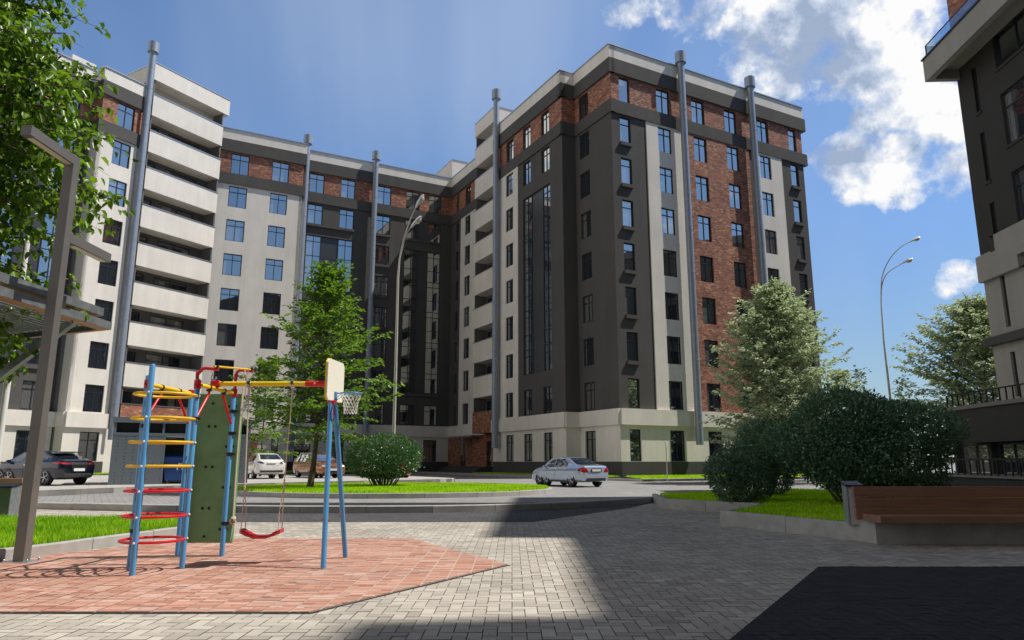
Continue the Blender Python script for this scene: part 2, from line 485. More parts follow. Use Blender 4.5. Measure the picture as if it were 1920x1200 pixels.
def vent_pipe(parent, org, p, z0, z1, r=.30):
    m = MB(); m.lathe((p[0], p[1], 0), [(r, z0), (r, z1 - .85)], 18)
    for z in np.arange(z0 + 3, z1 - 1.5, 3.6): m.lathe((p[0], p[1], 0), [(r, z), (r + .015, z + .01), (r + .015, z + .07), (r, z + .08)], 18, cap=False)
    o = m.build('vent_pipe', M['pipe'], parent, org)
    c = MB(); c.lathe((p[0], p[1], 0), [(r + .02, z1 - 1.02), (r + .17, z1 - 1.0), (r + .17, z1 - .02), (r + .12, z1), (.01, z1)], 20)
    c.build('cap', M['pipe'], o, org)

LV = [5.21 + 3.585 * k for k in range(8)]          # sills of floors two to nine
WH = 2.24
TOPZ = dict(band0=29.12, band1=30.25, br1=32.62, dk1=33.9, lt1=35.0)
GW = (1.24, 3.60)

class Bld:
    def __init__(s, name, label, org):
        s.org = (org[0], org[1], 0); s.root = thing(name, label, 'apartment building', s.org)
        s.z = {k: MB() for k in ('light_wall', 'dark_wall', 'brick_wall', 'brick_panel', 'entrance_wall', 'plinth', 'belt_course', 'cornice', 'fascia', 'coping', 'roof')}
        s.wins = []
    def win(s, fr, s0, s1, z0, z1, o=0.0, **kw): put_window(s.root, s.org, fr, s0, s1, z0, z1, o - .20, **kw)
    def part(s, name, mb, mats): return mb.build(name, mats, s.root, s.org)
    def crown(s, fr, s0, s1, holes, e0=0.0, e1=0.0, c0=0.0, c1=0.0):
        """brick top storey between the two dark bands, light fascia and coping"""
        T = TOPZ
        zone(s.z['belt_course'], fr, s0 - c0, s1 + c1, T['band0'], T['band1'], .14)
        zone(s.z['brick_wall'], fr, s0, s1, T['band1'], T['br1'], .02, holes)
        zone(s.z['cornice'], fr, s0 - c0, s1 + c1, T['br1'], T['dk1'], .22)
        zone(s.z['fascia'], fr, s0 - e0, s1 + e1, T['dk1'], T['lt1'], .22)
        fbox(s.z['coping'], fr, s0 - e0 - (.08 if e0 else 0), s1 + e1 + (.08 if e1 else 0), -.25, .31, T['lt1'], T['lt1'] + .09)
    def base(s, fr, s0, s1, holes, b0=0.0, b1=0.0, wall='light_wall'):
        zone(s.z['plinth'], fr, s0 - b0 * .2, s1 + b1 * .2, 0, 1.22, .04)
        zone(s.z[wall], fr, s0, s1, 1.22, 3.93, .005, holes)
        zone(s.z['light_wall'], fr, s0 - b0, s1 + b1, 3.93, 5.13, .26)
    def finish(s, **over):
        mats = dict(light_wall='plaster_light', dark_wall='plaster_dark', brick_wall='brick', brick_panel='brick_far', entrance_wall='brick', plinth='plinth', belt_course='plaster_dark', cornice='plaster_dark', fascia='plaster_light', coping='cap', roof='plaster_mid'); mats.update(over)
        for k, mb in s.z.items():
            if mb.f: s.part(k, mb, M[mats[k]])
    def ledge(s, fr, s0, s1, z):
        m = MB(); fbox(m, fr, s0, s1, -.02, .19, z - .30, z - .02)
        s.part('sill_box', m, M['plaster_dark'])

def floors(cols, ks=range(7)):
    return [(a, b, LV[k], LV[k] + WH) for a, b in cols for k in ks]
def tops(cols): return [(a, b, LV[7], LV[7] + WH - .03) for a, b in cols]
def grounds(cols): return [(a, b, *GW) for a, b in cols]

U_AZ, V_AZ, S_AZ = 61.7, -28.3, 30.0
C0 = Vector((8.058, 53.7, 0))
FE = Fr(C0, U_AZ)                       # end wall of the corner wing
FL1 = Fr(C0, V_AZ, True)                # its long side, near block
P1 = FL1.pt(5.32, 0, 0)
FST = Fr(P1 - azv(U_AZ) * 1.37, U_AZ)   # the step between the blocks
P2 = P1 - azv(U_AZ) * 1.37
FL2 = Fr(P2, V_AZ, True)
FL3 = FL2.off(0, -1.45)
IC = FL3.pt(27.1, 0, 0)
FW = Fr(IC, U_AZ)                       # rear wing
FF = FW.off(0, 1.35)                    # its forward part
P0 = Vector((-34.46, 59.05, 0))
FS = Fr(P0, S_AZ)                       # turned block on the left
FR_ = FS.off(0, -1.37)

# ================================================================== corner wing
B = Bld('apartment_building', 'dark grey corner wing with a brick strip down its end wall, behind the silver car', (18, 62))
Ecols = [(.85, 1.93), (4.75, 6.23), (8.68, 10.17), (12.55, 14.05), (16.65, 18.12), (20.8, 21.87)]
B.base(FE, 0, 22.6, grounds(Ecols), .0, .13)
def main(b, fr, s0, s1, kind, holes, o=0.0): zone(b.z[kind], fr, s0, s1, 5.13, TOPZ['band0'], o, holes)
main(B, FE, 0, 3.40, 'dark_wall', floors(Ecols[0:1]))
main(B, FE, 3.52, 7.40, 'light_wall', floors(Ecols[1:2]), .07)
main(B, FE, 8.00, 15.30, 'brick_panel', floors(Ecols[2:4]), .09)
main(B, FE, 16.25, 19.55, 'light_wall', floors(Ecols[4:5]), .07)
main(B, FE, 19.55, 22.6, 'dark_wall', floors(Ecols[5:6]))
for a, b in ((3.40, 3.52), (7.40, 8.00), (15.30, 16.25)): main(B, FE, a, b, 'dark_wall', (), -.06)
B.crown(FE, 0, 22.6, tops(Ecols), 0, .22, .0, .5)
for i, (a, b) in enumerate(Ecols):
    o = {0: 0, 1: .07, 2: .09, 3: .09, 4: .07, 5: 0}[i]
    B.win(FE, a, b, *GW, .005)
    for k in range(7): B.win(FE, a, b, LV[k], LV[k] + WH, o)
    B.win(FE, a, b, LV[7], LV[7] + WH - .03, .02, tr=[] if i == 0 else None)
for k in range(1, 7):
    for a, b in (Ecols[0], Ecols[5]): B.ledge(FE, a - .06, b + .02, LV[k])
# near block of the long side
c1 = [(3.2, 4.65)]
B.base(FL1, 0, 5.32, grounds(c1), .13, 0)
main(B, FL1, 0, 5.32, 'dark_wall', floors(c1))
B.crown(FL1, 0, 5.32, tops(c1), .22, 0, .22, 0)
for z0, z1, o in [(*GW, .005)] + [(LV[k], LV[k] + WH, 0) for k in range(7)] + [(LV[7], LV[7] + WH - .03, .02)]: B.win(FL1, 3.2, 4.65, z0, z1, o)
# step
B.base(FST, 0, 1.37, (), .13, 0)
main(B, FST, 0, 1.37, 'dark_wall', ())
B.crown(FST, 0, 1.37, (), .22, 0, .22, 0)
# second block of the long side
c2 = [(2.1, 3.5), (5.45, 6.9), (8.8, 10.27)]
B.base(FL2, 0, 12.9, grounds(c2), .13, 0)
strip = [(2.05, 6.95, 8.78, 25.42)]
main(B, FL2, 0, 7.87, 'dark_wall', floors(c2[:2], (0, 6)) + strip)
main(B, FL2, 7.87, 11.9, 'light_wall', floors(c2[2:]), .07)
main(B, FL2, 11.9, 12.9, 'dark_wall', (), -.06)
B.crown(FL2, 0, 12.9, tops(c2), .22, 0, .22, 0)
for a, b in c2:
    B.win(FL2, a, b, *GW, .005)
    for k in (range(7) if a > 8 else (0, 6)): B.win(FL2, a, b, LV[k], LV[k] + WH, .07 if a > 8 else 0)
    B.win(FL2, a, b, LV[7], LV[7] + WH - .03, .02)
def stair_strip(b, fr, a0, a1, b0, b1, z0=8.78, z1=25.42):
    tr = []
    for k in range(1, 6):
        tr += [LV[k] + WH * .72 - z0, LV[k] + WH - z0] if k < 5 else [LV[k] + WH * .72 - z0]
        if k > 1: tr.append(LV[k] - z0)
    for a, c in ((a0, a1), (b0, b1)):
        b.win(fr, a, c, z0, z1, 0, name='stair_glazing', tr=sorted(tr))
    m = MB(); fbox(m, fr, a1 + .002, b0 - .002, -.235, -.16, z0, z1)
    for k in range(1, 6): fbox(m, fr, a1 + .002, b0 - .002, -.16, -.145, LV[k] - .12, LV[k] - .04)
    b.part('spandrel_panel', m, M['spandrel'])
stair_strip(B, FL2, 2.05, 3.5, 5.45, 6.95)
# loggia stack
def loggias(b, fr, s0, s1, depth, n=9, ptop=6.05, hgt=2.08, windows=(), brick_first=True, left_open=False):
    back = fr.off(0, -depth)
    zb = MB()
    hs = [(a, c, LV[k] + .1 - .25, LV[k] + 2.1) for a, c in windows for k in range(8)]
    zone(zb, back, s0, s1, 4.0, TOPZ['lt1'] + .2, .002, hs, depth=.2)
    b.part('loggia_wall', zb, M['interior'])
    for a, c in windows:
        for k in range(8): put_window(b.root, b.org, back, a, c, LV[k] + .1 - .25, LV[k] + 2.1, -.12, name='loggia_window', glass='glass_loggia')
    sd = MB()
    for s in (s0, s1):
        w = .12 if s == s0 else -.12
        a, c = sorted((s, s + w)); fbox(sd, fr, a + .002, c - .002, -depth + .01, -.125, 4.0, 36.2)
    b.part('loggia_partition', sd, M['interior'])
    for k in range(n):
        zt = ptop + 3.585 * k
        m = MB(); fbox(m, fr, s0, s1, -.12, 0, zt - hgt, zt)
        fbox(m, fr, s0 + .13, s1 - .13, -depth + .02, -.122, zt - hgt + .02, zt - hgt + .24)
        p = b.part('loggia_parapet', m, M['brick_far'] if (k == 0 and brick_first) else M['plaster_light'])
        c = MB(); fbox(c, fr, s0 - .03, s1 + .03, -.16, .05, zt, zt + .07)
        c.build('parapet_coping', M['cap'], p, b.org)
loggias(B, FL2, 12.9, 17.65, 1.45, windows=[(13.7, 15.0), (16.3, 17.3)])
m = MB(); fbox(m, FL2, 12.85, 17.7, -5.0, 0.02, 36.15, 37.72)
fbox(m, FL2, 13.1, 17.4, -4.8, -1.4, 35.0, 36.15)
B.part('loggia_roof', m, M['plaster_light'])
m = MB(); fbox(m, FL2, 12.8, 17.75, -5.05, .07, 37.72, 37.8); B.part('roof_coping', m, M['cap'])
# recessed block running into the corner
c3 = [(21.75, 23.2), (25.05, 25.75)]
zone(B.z['plinth'], FL3, 12.9, 27.1, 0, .72, .03)
zone(B.z['entrance_wall'], FL3, 12.9, 27.1, .72, 3.93, .004, [(22.3, 23.6, .72, 3.25), (16.2, 17.3, .72, 3.25)])
zone(B.z['light_wall'], FL3, 17.65, 27.1, 3.93, 5.13, .13)
main(B, FL3, 17.65, 24.35, 'light_wall', floors(c3[:1]), .05)
main(B, FL3, 24.35, 27.1, 'dark_wall', floors(c3[1:]))
B.crown(FL3, 17.65, 27.1, tops(c3))
for a, b in c3:
    for k in range(7): B.win(FL3, a, b, LV[k], LV[k] + WH, .05 if a < 24 else 0)
    B.win(FL3, a, b, LV[7], LV[7] + WH - .03, .02)
for a, b in ((22.3, 23.6), (16.2, 17.3)):
    put_window(B.root, B.org, FL3, a, b, .73, 3.25, -.2, name='door', tr=[2.0])
m = MB()
for i in range(4): fbox(m, FL3, 15.4 + i * .0, 24.4, .04, 2.5 - .32 * i, .0 + .18 * i, .18 + .18 * i - .001)
B.part('entrance_steps', m, M['plinth'])
m = MB(); fbox(m, FL3, 20.6, 20.95, .9, 1.15, 1.9, 3.9); fbox(m, FL3, 18.2, 24.0, .02, 1.3, 3.72, 3.9); B.part('entrance_canopy', m, M['cap'])
# pipes
vent_pipe(B.root, B.org, FE.xy(7.155, .62), 2.5, 36.15)
vent_pipe(B.root, B.org, FE.xy(15.45, .62), 2.5, 36.05)
vent_pipe(B.root, B.org, FL2.xy(11.55, .52), 2.45, 38.75)
# rear, roof and penthouse
foot = [FE.xy(.0, -.5), FE.xy(22.58, -.5), FE.xy(22.6, -30), FE.xy(16, -42), FL3.xy(40, -12), FL3.xy(27.0, -.5), FL3.xy(13.0, -2.2), FL2.xy(12.85, -.5), FL2.xy(.4, -.5), FL1.xy(5.5, -.5), FL1.xy(.5, -.5)]
B.z['roof'].prism(foot, 0, 34.6)
m = MB(); q = FW.off(0, -.35)
fbox(m, q, .05, 8.0, -6.4, 0, 34.6, 37.75); B.part('penthouse', m, M['plaster_light'])
m = MB(); fbox(m, q, .0, 8.05, -6.45, .06, 37.75, 37.84); B.part('roof_coping', m, M['cap'])
B.finish()

# ================================================================== rear wing
B = Bld('apartment_building', 'rear wing, half pale plaster and half dark, behind the young tree and the parked cars', (-17, 78))
w = [(-17.1, -15.45), (-13.6, -11.95), (-9.4, -7.7), (-5.88, -4.2), (-3.03, -1.4)]
B.base(FW, -18.0, 0, grounds(w))
st = [(-17.1, -11.95, 8.78, 25.42), (-5.9, -1.38, 8.78, 25.42)]
main(B, FW, -18.0, 0, 'dark_wall', floors([w[0], w[1], w[3], w[4]], (0, 6)) + floors([w[2]]) + st)
B.crown(FW, -18.0, 0, tops(w))
for i, (a, b) in enumerate(w):
    B.win(FW, a, b, *GW, .005)
    for k in (range(7) if i == 2 else (0, 6)): B.win(FW, a, b, LV[k], LV[k] + WH)
    B.win(FW, a, b, LV[7], LV[7] + WH - .03, .02)
stair_strip(B, FW, -17.1, -15.45, -13.6, -11.95)
stair_strip(B, FW, -5.9, -4.2, -3.03, -1.38)
for a, b, z in [(-17.15, -11.9, LV[6]), (-17.15, -11.9, 8.7), (-5.95, -1.3, LV[6]), (-5.95, -1.3, 8.7)]: B.ledge(FW, a, b, z)
for k in range(1, 7): B.ledge(FW, -9.45, -7.65, LV[k])
f = [(-25.37, -23.6), (-21.3, -19.55)]
B.base(FF, -26.45, -18.05, [(-19.6, -18.9, 1.24, 3.6), (-26.2, -25.0, 1.24, 3.6)])
zone(B.z['entrance_wall'], FF, -24.4, -20.9, 0, 3.92, .10)
main(B, FF, -26.45, -18.05, 'light_wall', floors(f))
B.crown(FF, -26.45, -18.05, tops(f), .1, .22, .0, .22)
B.win(FF, -19.6, -18.9, 1.24, 3.6, .005); B.win(FF, -26.2, -25.0, 1.24, 3.6, .005)
for a, b in f:
    for k in range(7): B.win(FF, a, b, LV[k], LV[k] + WH)
    B.win(FF, a, b, LV[7], LV[7] + WH - .03, .02)
FFR = Fr(FF.pt(-18.05, 0, 0), V_AZ)   # return of the forward part
for kk, z0, z1, o in (('plinth', 0, 1.22, .04), ('light_wall', 1.22, TOPZ['band0'], .004), ('belt_course', TOPZ['band0'], TOPZ['band1'], .14), ('brick_wall', TOPZ['band1'], TOPZ['br1'], .02), ('cornice', TOPZ['br1'], TOPZ['dk1'], .22), ('fascia', TOPZ['dk1'], TOPZ['lt1'], .22)):
    zone(B.z[kk], FFR, 0, 1.3, z0, z1, o)
vent_pipe(B.root, B.org, FW.xy(-17.62, .62), 2.5, 36.5)
vent_pipe(B.root, B.org, FW.xy(-9.82, .52), 2.5, 36.3)
B.z['roof'].prism([FW.xy(-.1, -.5), FW.xy(-.1, -16), FW.xy(-27.5, -16), FW.xy(-26.4, .85), FW.xy(-18.4, .85), FW.xy(-18.4, -.5)], 0, 34.6)
m = MB(); fbox(m, FW, -3.4, -2.6, -2.5, -1.8, 34.6, 35.9); B.part('roof_vent', m, M['spandrel'])
B.finish()

# ================================================================== turned block on the left
B = Bld('apartment_building', 'pale block with a stack of open loggias, behind the grey bin shelter', (-36, 62))
sc_ = [(-.82, .78)]
B.base(FS, -2.15, 1.30, grounds(sc_), .0, .0)
main(B, FS, -2.15, 1.30, 'light_wall', floors(sc_))
B.crown(FS, -2.15, 1.30, tops(sc_), .22, .05, .22, .22)
for z0, z1, o in [(*GW, .005)] + [(LV[k], LV[k] + WH, 0) for k in range(7)] + [(LV[7], LV[7] + WH - .03, .02)]: B.win(FS, -.82, .78, z0, z1, o)
main(B, FS, 1.30, 2.35, 'dark_wall', (), -.35)
zone(B.z['light_wall'], FS, 1.30, 10.0, 0, 3.93, -.35, [(3.2, 4.6, 1.2, 3.4), (5.6, 9.0, .3, 3.4)])
for a, b, c, d in ((3.2, 4.6, 1.2, 3.4), (5.6, 9.0, .3, 3.4)): B.win(FS, a, b, c, d, -.35)
zone(B.z['brick_wall'], FS, 1.30, 2.35, TOPZ['band1'], TOPZ['br1'], -.33)
FSR = Fr(FS.pt(-2.15, 0, 0), S_AZ - 90, True)
for kk, z0, z1, o in (('plinth', 0, 1.22, .04), ('light_wall', 1.22, 3.93, .004), ('light_wall', 3.93, 5.13, .13), ('light_wall', 5.13, TOPZ['band0'], .004), ('belt_course', TOPZ['band0'], TOPZ['band1'], .14), ('brick_wall', TOPZ['band1'], TOPZ['br1'], .02), ('cornice', TOPZ['br1'], TOPZ['dk1'], .22), ('fascia', TOPZ['dk1'], TOPZ['lt1'], .22)):
    zone(B.z[kk], FSR, 0, 1.37, z0, z1, o)
loggias(B, FS, 2.35, 10.0, 1.7, windows=[(2.75, 4.25), (5.2, 8.7)], brick_first=True)
m = MB(); fbox(m, FS, 2.2, 10.55, -9.0, .02, 36.2, 37.85); fbox(m, FS, 2.6, 10.2, -8.6, -1.5, 35.0, 36.2); B.part('loggia_roof', m, M['plaster_light'])
m = MB(); fbox(m, FS, 2.15, 10.6, -9.05, .07, 37.85, 37.93); B.part('roof_coping', m, M['cap'])
rc = [(-4.86, -3.25), (-8.4, -6.75), (-13.2, -11.6)]
B.base(FR_, -20, -2.3, grounds(rc))
st = [(-8.4, -3.22, 8.78, 25.42)]
main(B, FR_, -20, -2.62, 'dark_wall', floors(rc[:2], (0, 6)) + floors(rc[2:]) + st)
main(B, FR_, -2.62, -2.15, 'dark_wall', (), -.25)
B.crown(FR_, -20, -2.15, tops(rc))
for a, b in rc:
    B.win(FR_, a, b, *GW, .005)
    for k in (range(7) if a < -10 else (0, 6)): B.win(FR_, a, b, LV[k], LV[k] + WH)
    B.win(FR_, a, b, LV[7], LV[7] + WH - .03, .02)
stair_strip(B, FR_, -8.4, -6.75, -4.86, -3.22)
B.ledge(FR_, -8.5, -3.15, 8.7); B.ledge(FR_, -8.5, -3.15, LV[6]); 
for k in range(1, 7): B.ledge(FR_, -13.25, -11.55, LV[k])
vent_pipe(B.root, B.org, FS.xy(1.66, .32), 3.0, 39.5, .31)
B.z['roof'].prism([FS.xy(-19.9, -1.9), FS.xy(-2.4, -1.9), FS.xy(-1.9, -.5), FS.xy(1.2, -.75), FS.xy(2.3, -2.3), FS.xy(10.0, -2.3), FS.xy(10.0, -14), FS.xy(-19.9, -14)], 0, 34.6)
m = MB(); fbox(m, FS, -3.6, -1.5, -4.2, -3.0, 34.6, 36.6); B.part('roof_vent', m, M['plaster_light'])
B.finish()

# ================================================================== dark tower on the right
FT = Fr((22.965, 33.757), 182.5)      # corner is the far end; s runs towards the viewer
def TS(s): return 1.33 - s            # measured s to frame s
B = Bld('apartment_tower', 'dark tower with a glass-railed corner balcony and a terrace, beyond the timber bench', (30, 20))
B.root['category'] = 'tower block'
nar = [(TS(.13), TS(-.22))]
big = [(TS(-1.67) + 4.7 * i, TS(-1.67) + 2.9 + 4.7 * i) for i in range(8)]
nl = [(4.1, 6.15), (7.31, 9.72), (10.92, 13.34), (14.46, 16.94), (18.05, 20.4)]
bl = [(4.1, 6.6), (7.9, 10.3), (11.75, 14.18), (15.5, 18.05), (19.35, 21.75)]
holes = [(nar[0][0], nar[0][1], a, b) for a, b in nl] + [(a, b, c, d) for a, b in big for c, d in bl]
SE = 40.0
zone(B.z['light_wall'], FT, 0, SE, 2.0, 9.72, 0, holes)
zone(B.z['light_wall'], FT, 0, 1.22, 9.72, 11.0, .26, holes, ret=(1, 1, 1, 1))
zone(B.z['light_wall'], FT, 1.22, SE, 9.72, 11.68, .26, holes, depth=.5)
zone(B.z['dark_wall'], FT, 0, 1.22, 11.0, 21.66, 0, holes)
zone(B.z['dark_wall'], FT, 1.22, SE, 11.68, 21.66, 0, holes)
zone(B.z['brick_wall'], FT, 0, 17, 21.66, 26.0, 0, [(TS(-1.67) + 4.7 * i, TS(-1.67) + 2.9 + 4.7 * i, 22.3, 24.8) for i in range(3)])
for a, b in nl: B.win(FT, nar[0][0], nar[0][1], a, b, 0)
for a, b in big[:5]:
    for c, d in bl: B.win(FT, a, b, c, d, 0)
for i in range(3): B.win(FT, TS(-1.67) + 4.7 * i, TS(-1.67) + 2.9 + 4.7 * i, 22.3, 24.8, 0)
for a, b in [nar[0]] + big[:5]:
    for c, d in (bl if a > 2 else nl)[2:]:
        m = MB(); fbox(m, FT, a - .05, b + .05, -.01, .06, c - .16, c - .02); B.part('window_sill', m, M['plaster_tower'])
m = MB(); fbox(m, FT, 1.2, SE, .02, .34, 6.58, 6.98); fbox(m, FT, -.15, 1.2, .02, .34, 6.6, 6.97); B.part('ledge', m, M['plinth'])
# corner balcony
m = MB(); fbox(m, FT, .0, 14, 1.3, 1.62, 20.44, 21.62); fbox(m, FT, .0, .3, .02, 1.3, 20.44, 21.62); fbox(m, FT, .3, 14, .02, 1.3, 20.95, 21.62); fbox(m, FT, 13.7, 14, .02, 1.3, 20.44, 20.95)
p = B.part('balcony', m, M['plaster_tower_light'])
c = MB(); fbox(c, FT, -.03, 14, -.0, 1.7, 21.62, 21.70); c.build('balcony_coping', M['frame'], p, B.org)
g = MB(); fbox(g, FT, .08, 14, 1.42, 1.445, 21.74, 22.42); fbox(g, FT, .08, .105, .05, 1.41, 21.74, 22.42); g.build('glass_railing', M['glass_clear'], p, B.org)
h = MB(); fbox(h, FT, .06, 14, 1.41, 1.455, 22.42, 22.46); fbox(h, FT, .06, .12, 1.41, 1.455, 21.7, 22.42); h.build('handrail', M['frame'], p, B.org)
# terrace and podium
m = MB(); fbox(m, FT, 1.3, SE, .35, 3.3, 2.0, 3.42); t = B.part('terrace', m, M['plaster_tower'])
m = MB(); fbox(m, FT, 1.2, SE, .3, 3.42, 3.42, 3.58); m.build('terrace_edge', M['plaster_mid'], t, B.org)
def railing(b, fr, s0, s1, o, z0, h, step, parent):
    m = MB(); fbox(m, fr, s0, s1, o - .03, o + .03, z0 + h - .05, z0 + h)
    for s in np.arange(s0, s1, step): fbox(m, fr, s, s + .05, o - .02, o + .02, z0 - .01, z0 + h - .05)
    m.build('railing', M['black'], parent, b.org)
railing(B, FT, 1.5, 22, 3.25, 3.58, .55, .42, t)
m = MB(); fbox(m, FT, .0, SE, .02, 2.2, .0, 1.99)
for i in range(12): fbox(m, FT, .2 + i * 2.6, .45 + i * 2.6, 2.2, 2.5, .6, 1.995)
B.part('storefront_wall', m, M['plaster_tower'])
for i in range(8): put_window(B.root, B.org, FT.off(0, 2.2), .5 + i * 2.6, 2.75 + i * 2.6, .65, 1.97, .012, name='shop_window', tr=[])
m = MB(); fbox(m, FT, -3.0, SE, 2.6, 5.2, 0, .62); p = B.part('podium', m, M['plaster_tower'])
m = MB(); fbox(m, FT, -3.1, SE, 2.55, 5.3, .62, .70); m.build('podium_edge', M['plaster_mid'], p, B.org)
railing(B, FT, -2.9, 20, 5.1, .70, .62, .42, p)
# upper storeys above the view, steps invented to shape the plaza shadow
m = MB()
Tcut = 33.757
def sy(y): return (33.757 - y) / cos(R(2.5))
m.prism([FT.xy(.35, -.5), FT.xy(SE, -.5), FT.xy(SE, -18), FT.xy(.35, -18)], 0, 25.9)
fbox(m, FT, 5.3, 18.6, -18, -.01, 26.0, 35.2)
fbox(m, FT, 18.6, 24.75, -18, -.01, 21.66, 33.1)
fbox(m, FT, 24.75, SE, -18, -.01, 21.66, 36.0)
B.part('upper_storeys', m, M['plaster_tower'])
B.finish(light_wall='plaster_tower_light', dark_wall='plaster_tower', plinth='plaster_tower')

# blocks closing the court outside the frame; the windows mirror them
def court_block(fr, L, H, label):
    o = fr.pt(L / 2, 0, 0); root = thing('housing_block', label, 'apartment building', (o.x, o.y, 0)); og = (o.x, o.y, 0)
    hs = [(2 + 4.4 * i, 3.6 + 4.4 * i, z, z + 2.2) for i in range(int(L / 4.4) - 1) for z in np.arange(1.6, H - 4, 3.6)]
    m = MB(); zone(m, fr, 0, L, 0, H, 0, hs, depth=.25); m.build('wall', M['plaster_dark'], root, og)
    m = MB(); fbox(m, fr, 0, L, -14, -.26, 0, H); m.build('rear_wall', M['dark'], root, og)
    m = MB(); fbox(m, fr, -.1, L + .1, -14.1, .25, H, H + 1.2); m.build('cornice', M['plaster_mid'], root, og)
court_block(Fr((68, 84), 184), 108, 34, 'long grey block across the road, outside the view, mirrored in the end wall windows')
court_block(Fr((62, -20), 268), 66, 36, 'long grey block behind the viewer, unseen, added to cut sky light on the court')  # unseen; set near and high to block sky light from the plaza

# ------------------------------------------------------------------ ground
def face_attr(me, vals):
    a = me.attributes.new('shade', 'FLOAT', 'FACE'); a.data.foreach_set('value', np.asarray(vals, dtype=np.float32))

def clip_poly(pts, poly):
    """Sutherland-Hodgman against a convex counter-clockwise polygon"""
    out = pts
    for i in range(len(poly)):
        ax, ay = poly[i]; bx, by = poly[(i + 1) % len(poly)]
        inp = out; out = []
        if not inp: return []
        def side(p): return (bx - ax) * (p[1] - ay) - (by - ay) * (p[0] - ax)
        for j in range(len(inp)):
            p, q = inp[j - 1], inp[j]
            sp, sq = side(p), side(q)
            if (sp >= 0) != (sq >= 0):
                t = sp / (sp - sq); out.append((p[0] + (q[0] - p[0]) * t, p[1] + (q[1] - p[1]) * t))
            if sq >= 0: out.append(q)
    return out

def pavers(name, rects, z, mats, poly=None, keep=None, jz=.0012):
    vs, fs, sh = [], [], []
    for (x0, x1, y0, y1), t in rects:
        cx, cy = (x0 + x1) / 2, (y0 + y1) / 2
        if keep and not keep(cx, cy): continue
        q = [(x0, y0), (x1, y0), (x1, y1), (x0, y1)]
        if poly:
            q = clip_poly(q, poly)
            if len(q) < 3: continue
        b = len(vs); dz = rng.uniform(-jz, jz); tx = rng.uniform(-.006, .006); ty = rng.uniform(-.006, .006)
        vs += [(x, y, z + dz + (x - cx) * tx + (y - cy) * ty) for x, y in q]
        fs.append(tuple(range(b, b + len(q)))); sh.append(t)
    me = bpy.data.meshes.new(name); me.from_pydata(vs, [], fs); me.materials.append(mats); face_attr(me, sh)
    return tag(link(bpy.data.objects.new(name, me)), kind='structure')

m = MB(); m.face([(-900, -300, -.05), (900, -300, -.05), (900, 1500, -.05), (-900, 1500, -.05)])
structure('ground', m, M['road'])

ARC = [(-30, 30), (-20, 22.6), (-16, 20.6), (-12.17, 19.05), (-8.6, 18.0), (-5.17, 17.5), (-3.6, 17.48), (-2.04, 17.65), (-.7, 18.05), (.54, 18.6), (1.9, 19.55), (3.0, 20.5), (3.75, 21.3), (4.3, 22.2)]
def arcy(x):
    for (a, b), (c, d) in zip(ARC, ARC[1:]):
        if a <= x <= c: return b + (d - b) * (x - a) / (c - a)
    return 22.2
# bed under the pavers, road beyond the kerb
m = MB(); m.face([(-30, 0, -.008), (14, 0, -.008), (14, 24, -.008)] + [(-30, 24, -.008)])
structure('paving_bed', m, M['joint'])
m = MB()
for (a, b), (c, d) in zip(ARC, ARC[1:]): m.face([(a, b + .1, 0), (c, d + .1, 0), (c, 110, 0), (a, 110, 0)])
m.face([(4.3, 22.3, 0), (60, 22.3, 0), (60, 110, 0), (4.3, 110, 0)])
m.face([(-90, 30.1, 0), (-30, 30.1, 0), (-30, 110, 0), (-90, 110, 0)])
structure('road', m, M['road'])

W_ = .105
def herring(x0, x1, y0, y1):
    out = []; g = .0035
    for j in range(int(y0 / W_) - 2, int(y1 / W_) + 2):
        for i in range(int(x0 / W_) - 3, int(x1 / W_) + 3):
            t = min(1, max(0, rng.gauss(.5, .2)))
            if (i - j) % 4 == 0: out.append(((i * W_ + g, (i + 2) * W_ - g, j * W_ + g, (j + 1) * W_ - g), t))
            elif (i - j) % 4 == 3: out.append(((i * W_ + g, (i + 1) * W_ - g, j * W_ + g, (j + 2) * W_ - g), t))
    return out
M['paver_grey'] = attr_mat('grey paver', [(0, (.36, .325, .28)), (.5, (.475, .435, .375)), (1, (.60, .555, .485))], .85, .10, 60)
M['paver_red'] = attr_mat('red clinker paver', [(0, (.34, .15, .11)), (.2, (.47, .235, .17)), (.45, (.56, .32, .24)), (.65, (.53, .27, .19)), (.85, (.65, .44, .36)), (1, (.42, .28, .24))], .8, .14, 50)
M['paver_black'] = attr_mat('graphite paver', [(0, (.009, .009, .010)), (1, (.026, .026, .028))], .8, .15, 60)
M['paver_slate'] = attr_mat('slate grey paver', [(0, (.075, .077, .08)), (1, (.105, .105, .107))], .8, .12, 60)
RED = [(-4.8, 6.13), (-1.64, 6.13), (-.05, 8.87), (-1.6, 11.78), (-4.9, 11.78), (-6.5, 8.95)]
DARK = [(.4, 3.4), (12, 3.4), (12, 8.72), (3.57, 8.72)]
STRIP = [(-9.0, 15.05), (.41, 15.05), (3.1, 19.5), (4.2, 22.1), (-9.0, 22.1)]
def in_poly(x, y, poly):
    c = False
    for i in range(len(poly)):
        x1, y1 = poly[i - 1]; x2, y2 = poly[i]
        if (y1 > y) != (y2 > y) and x < (x2 - x1) * (y - y1) / (y2 - y1) + x1: c = not c
    return c
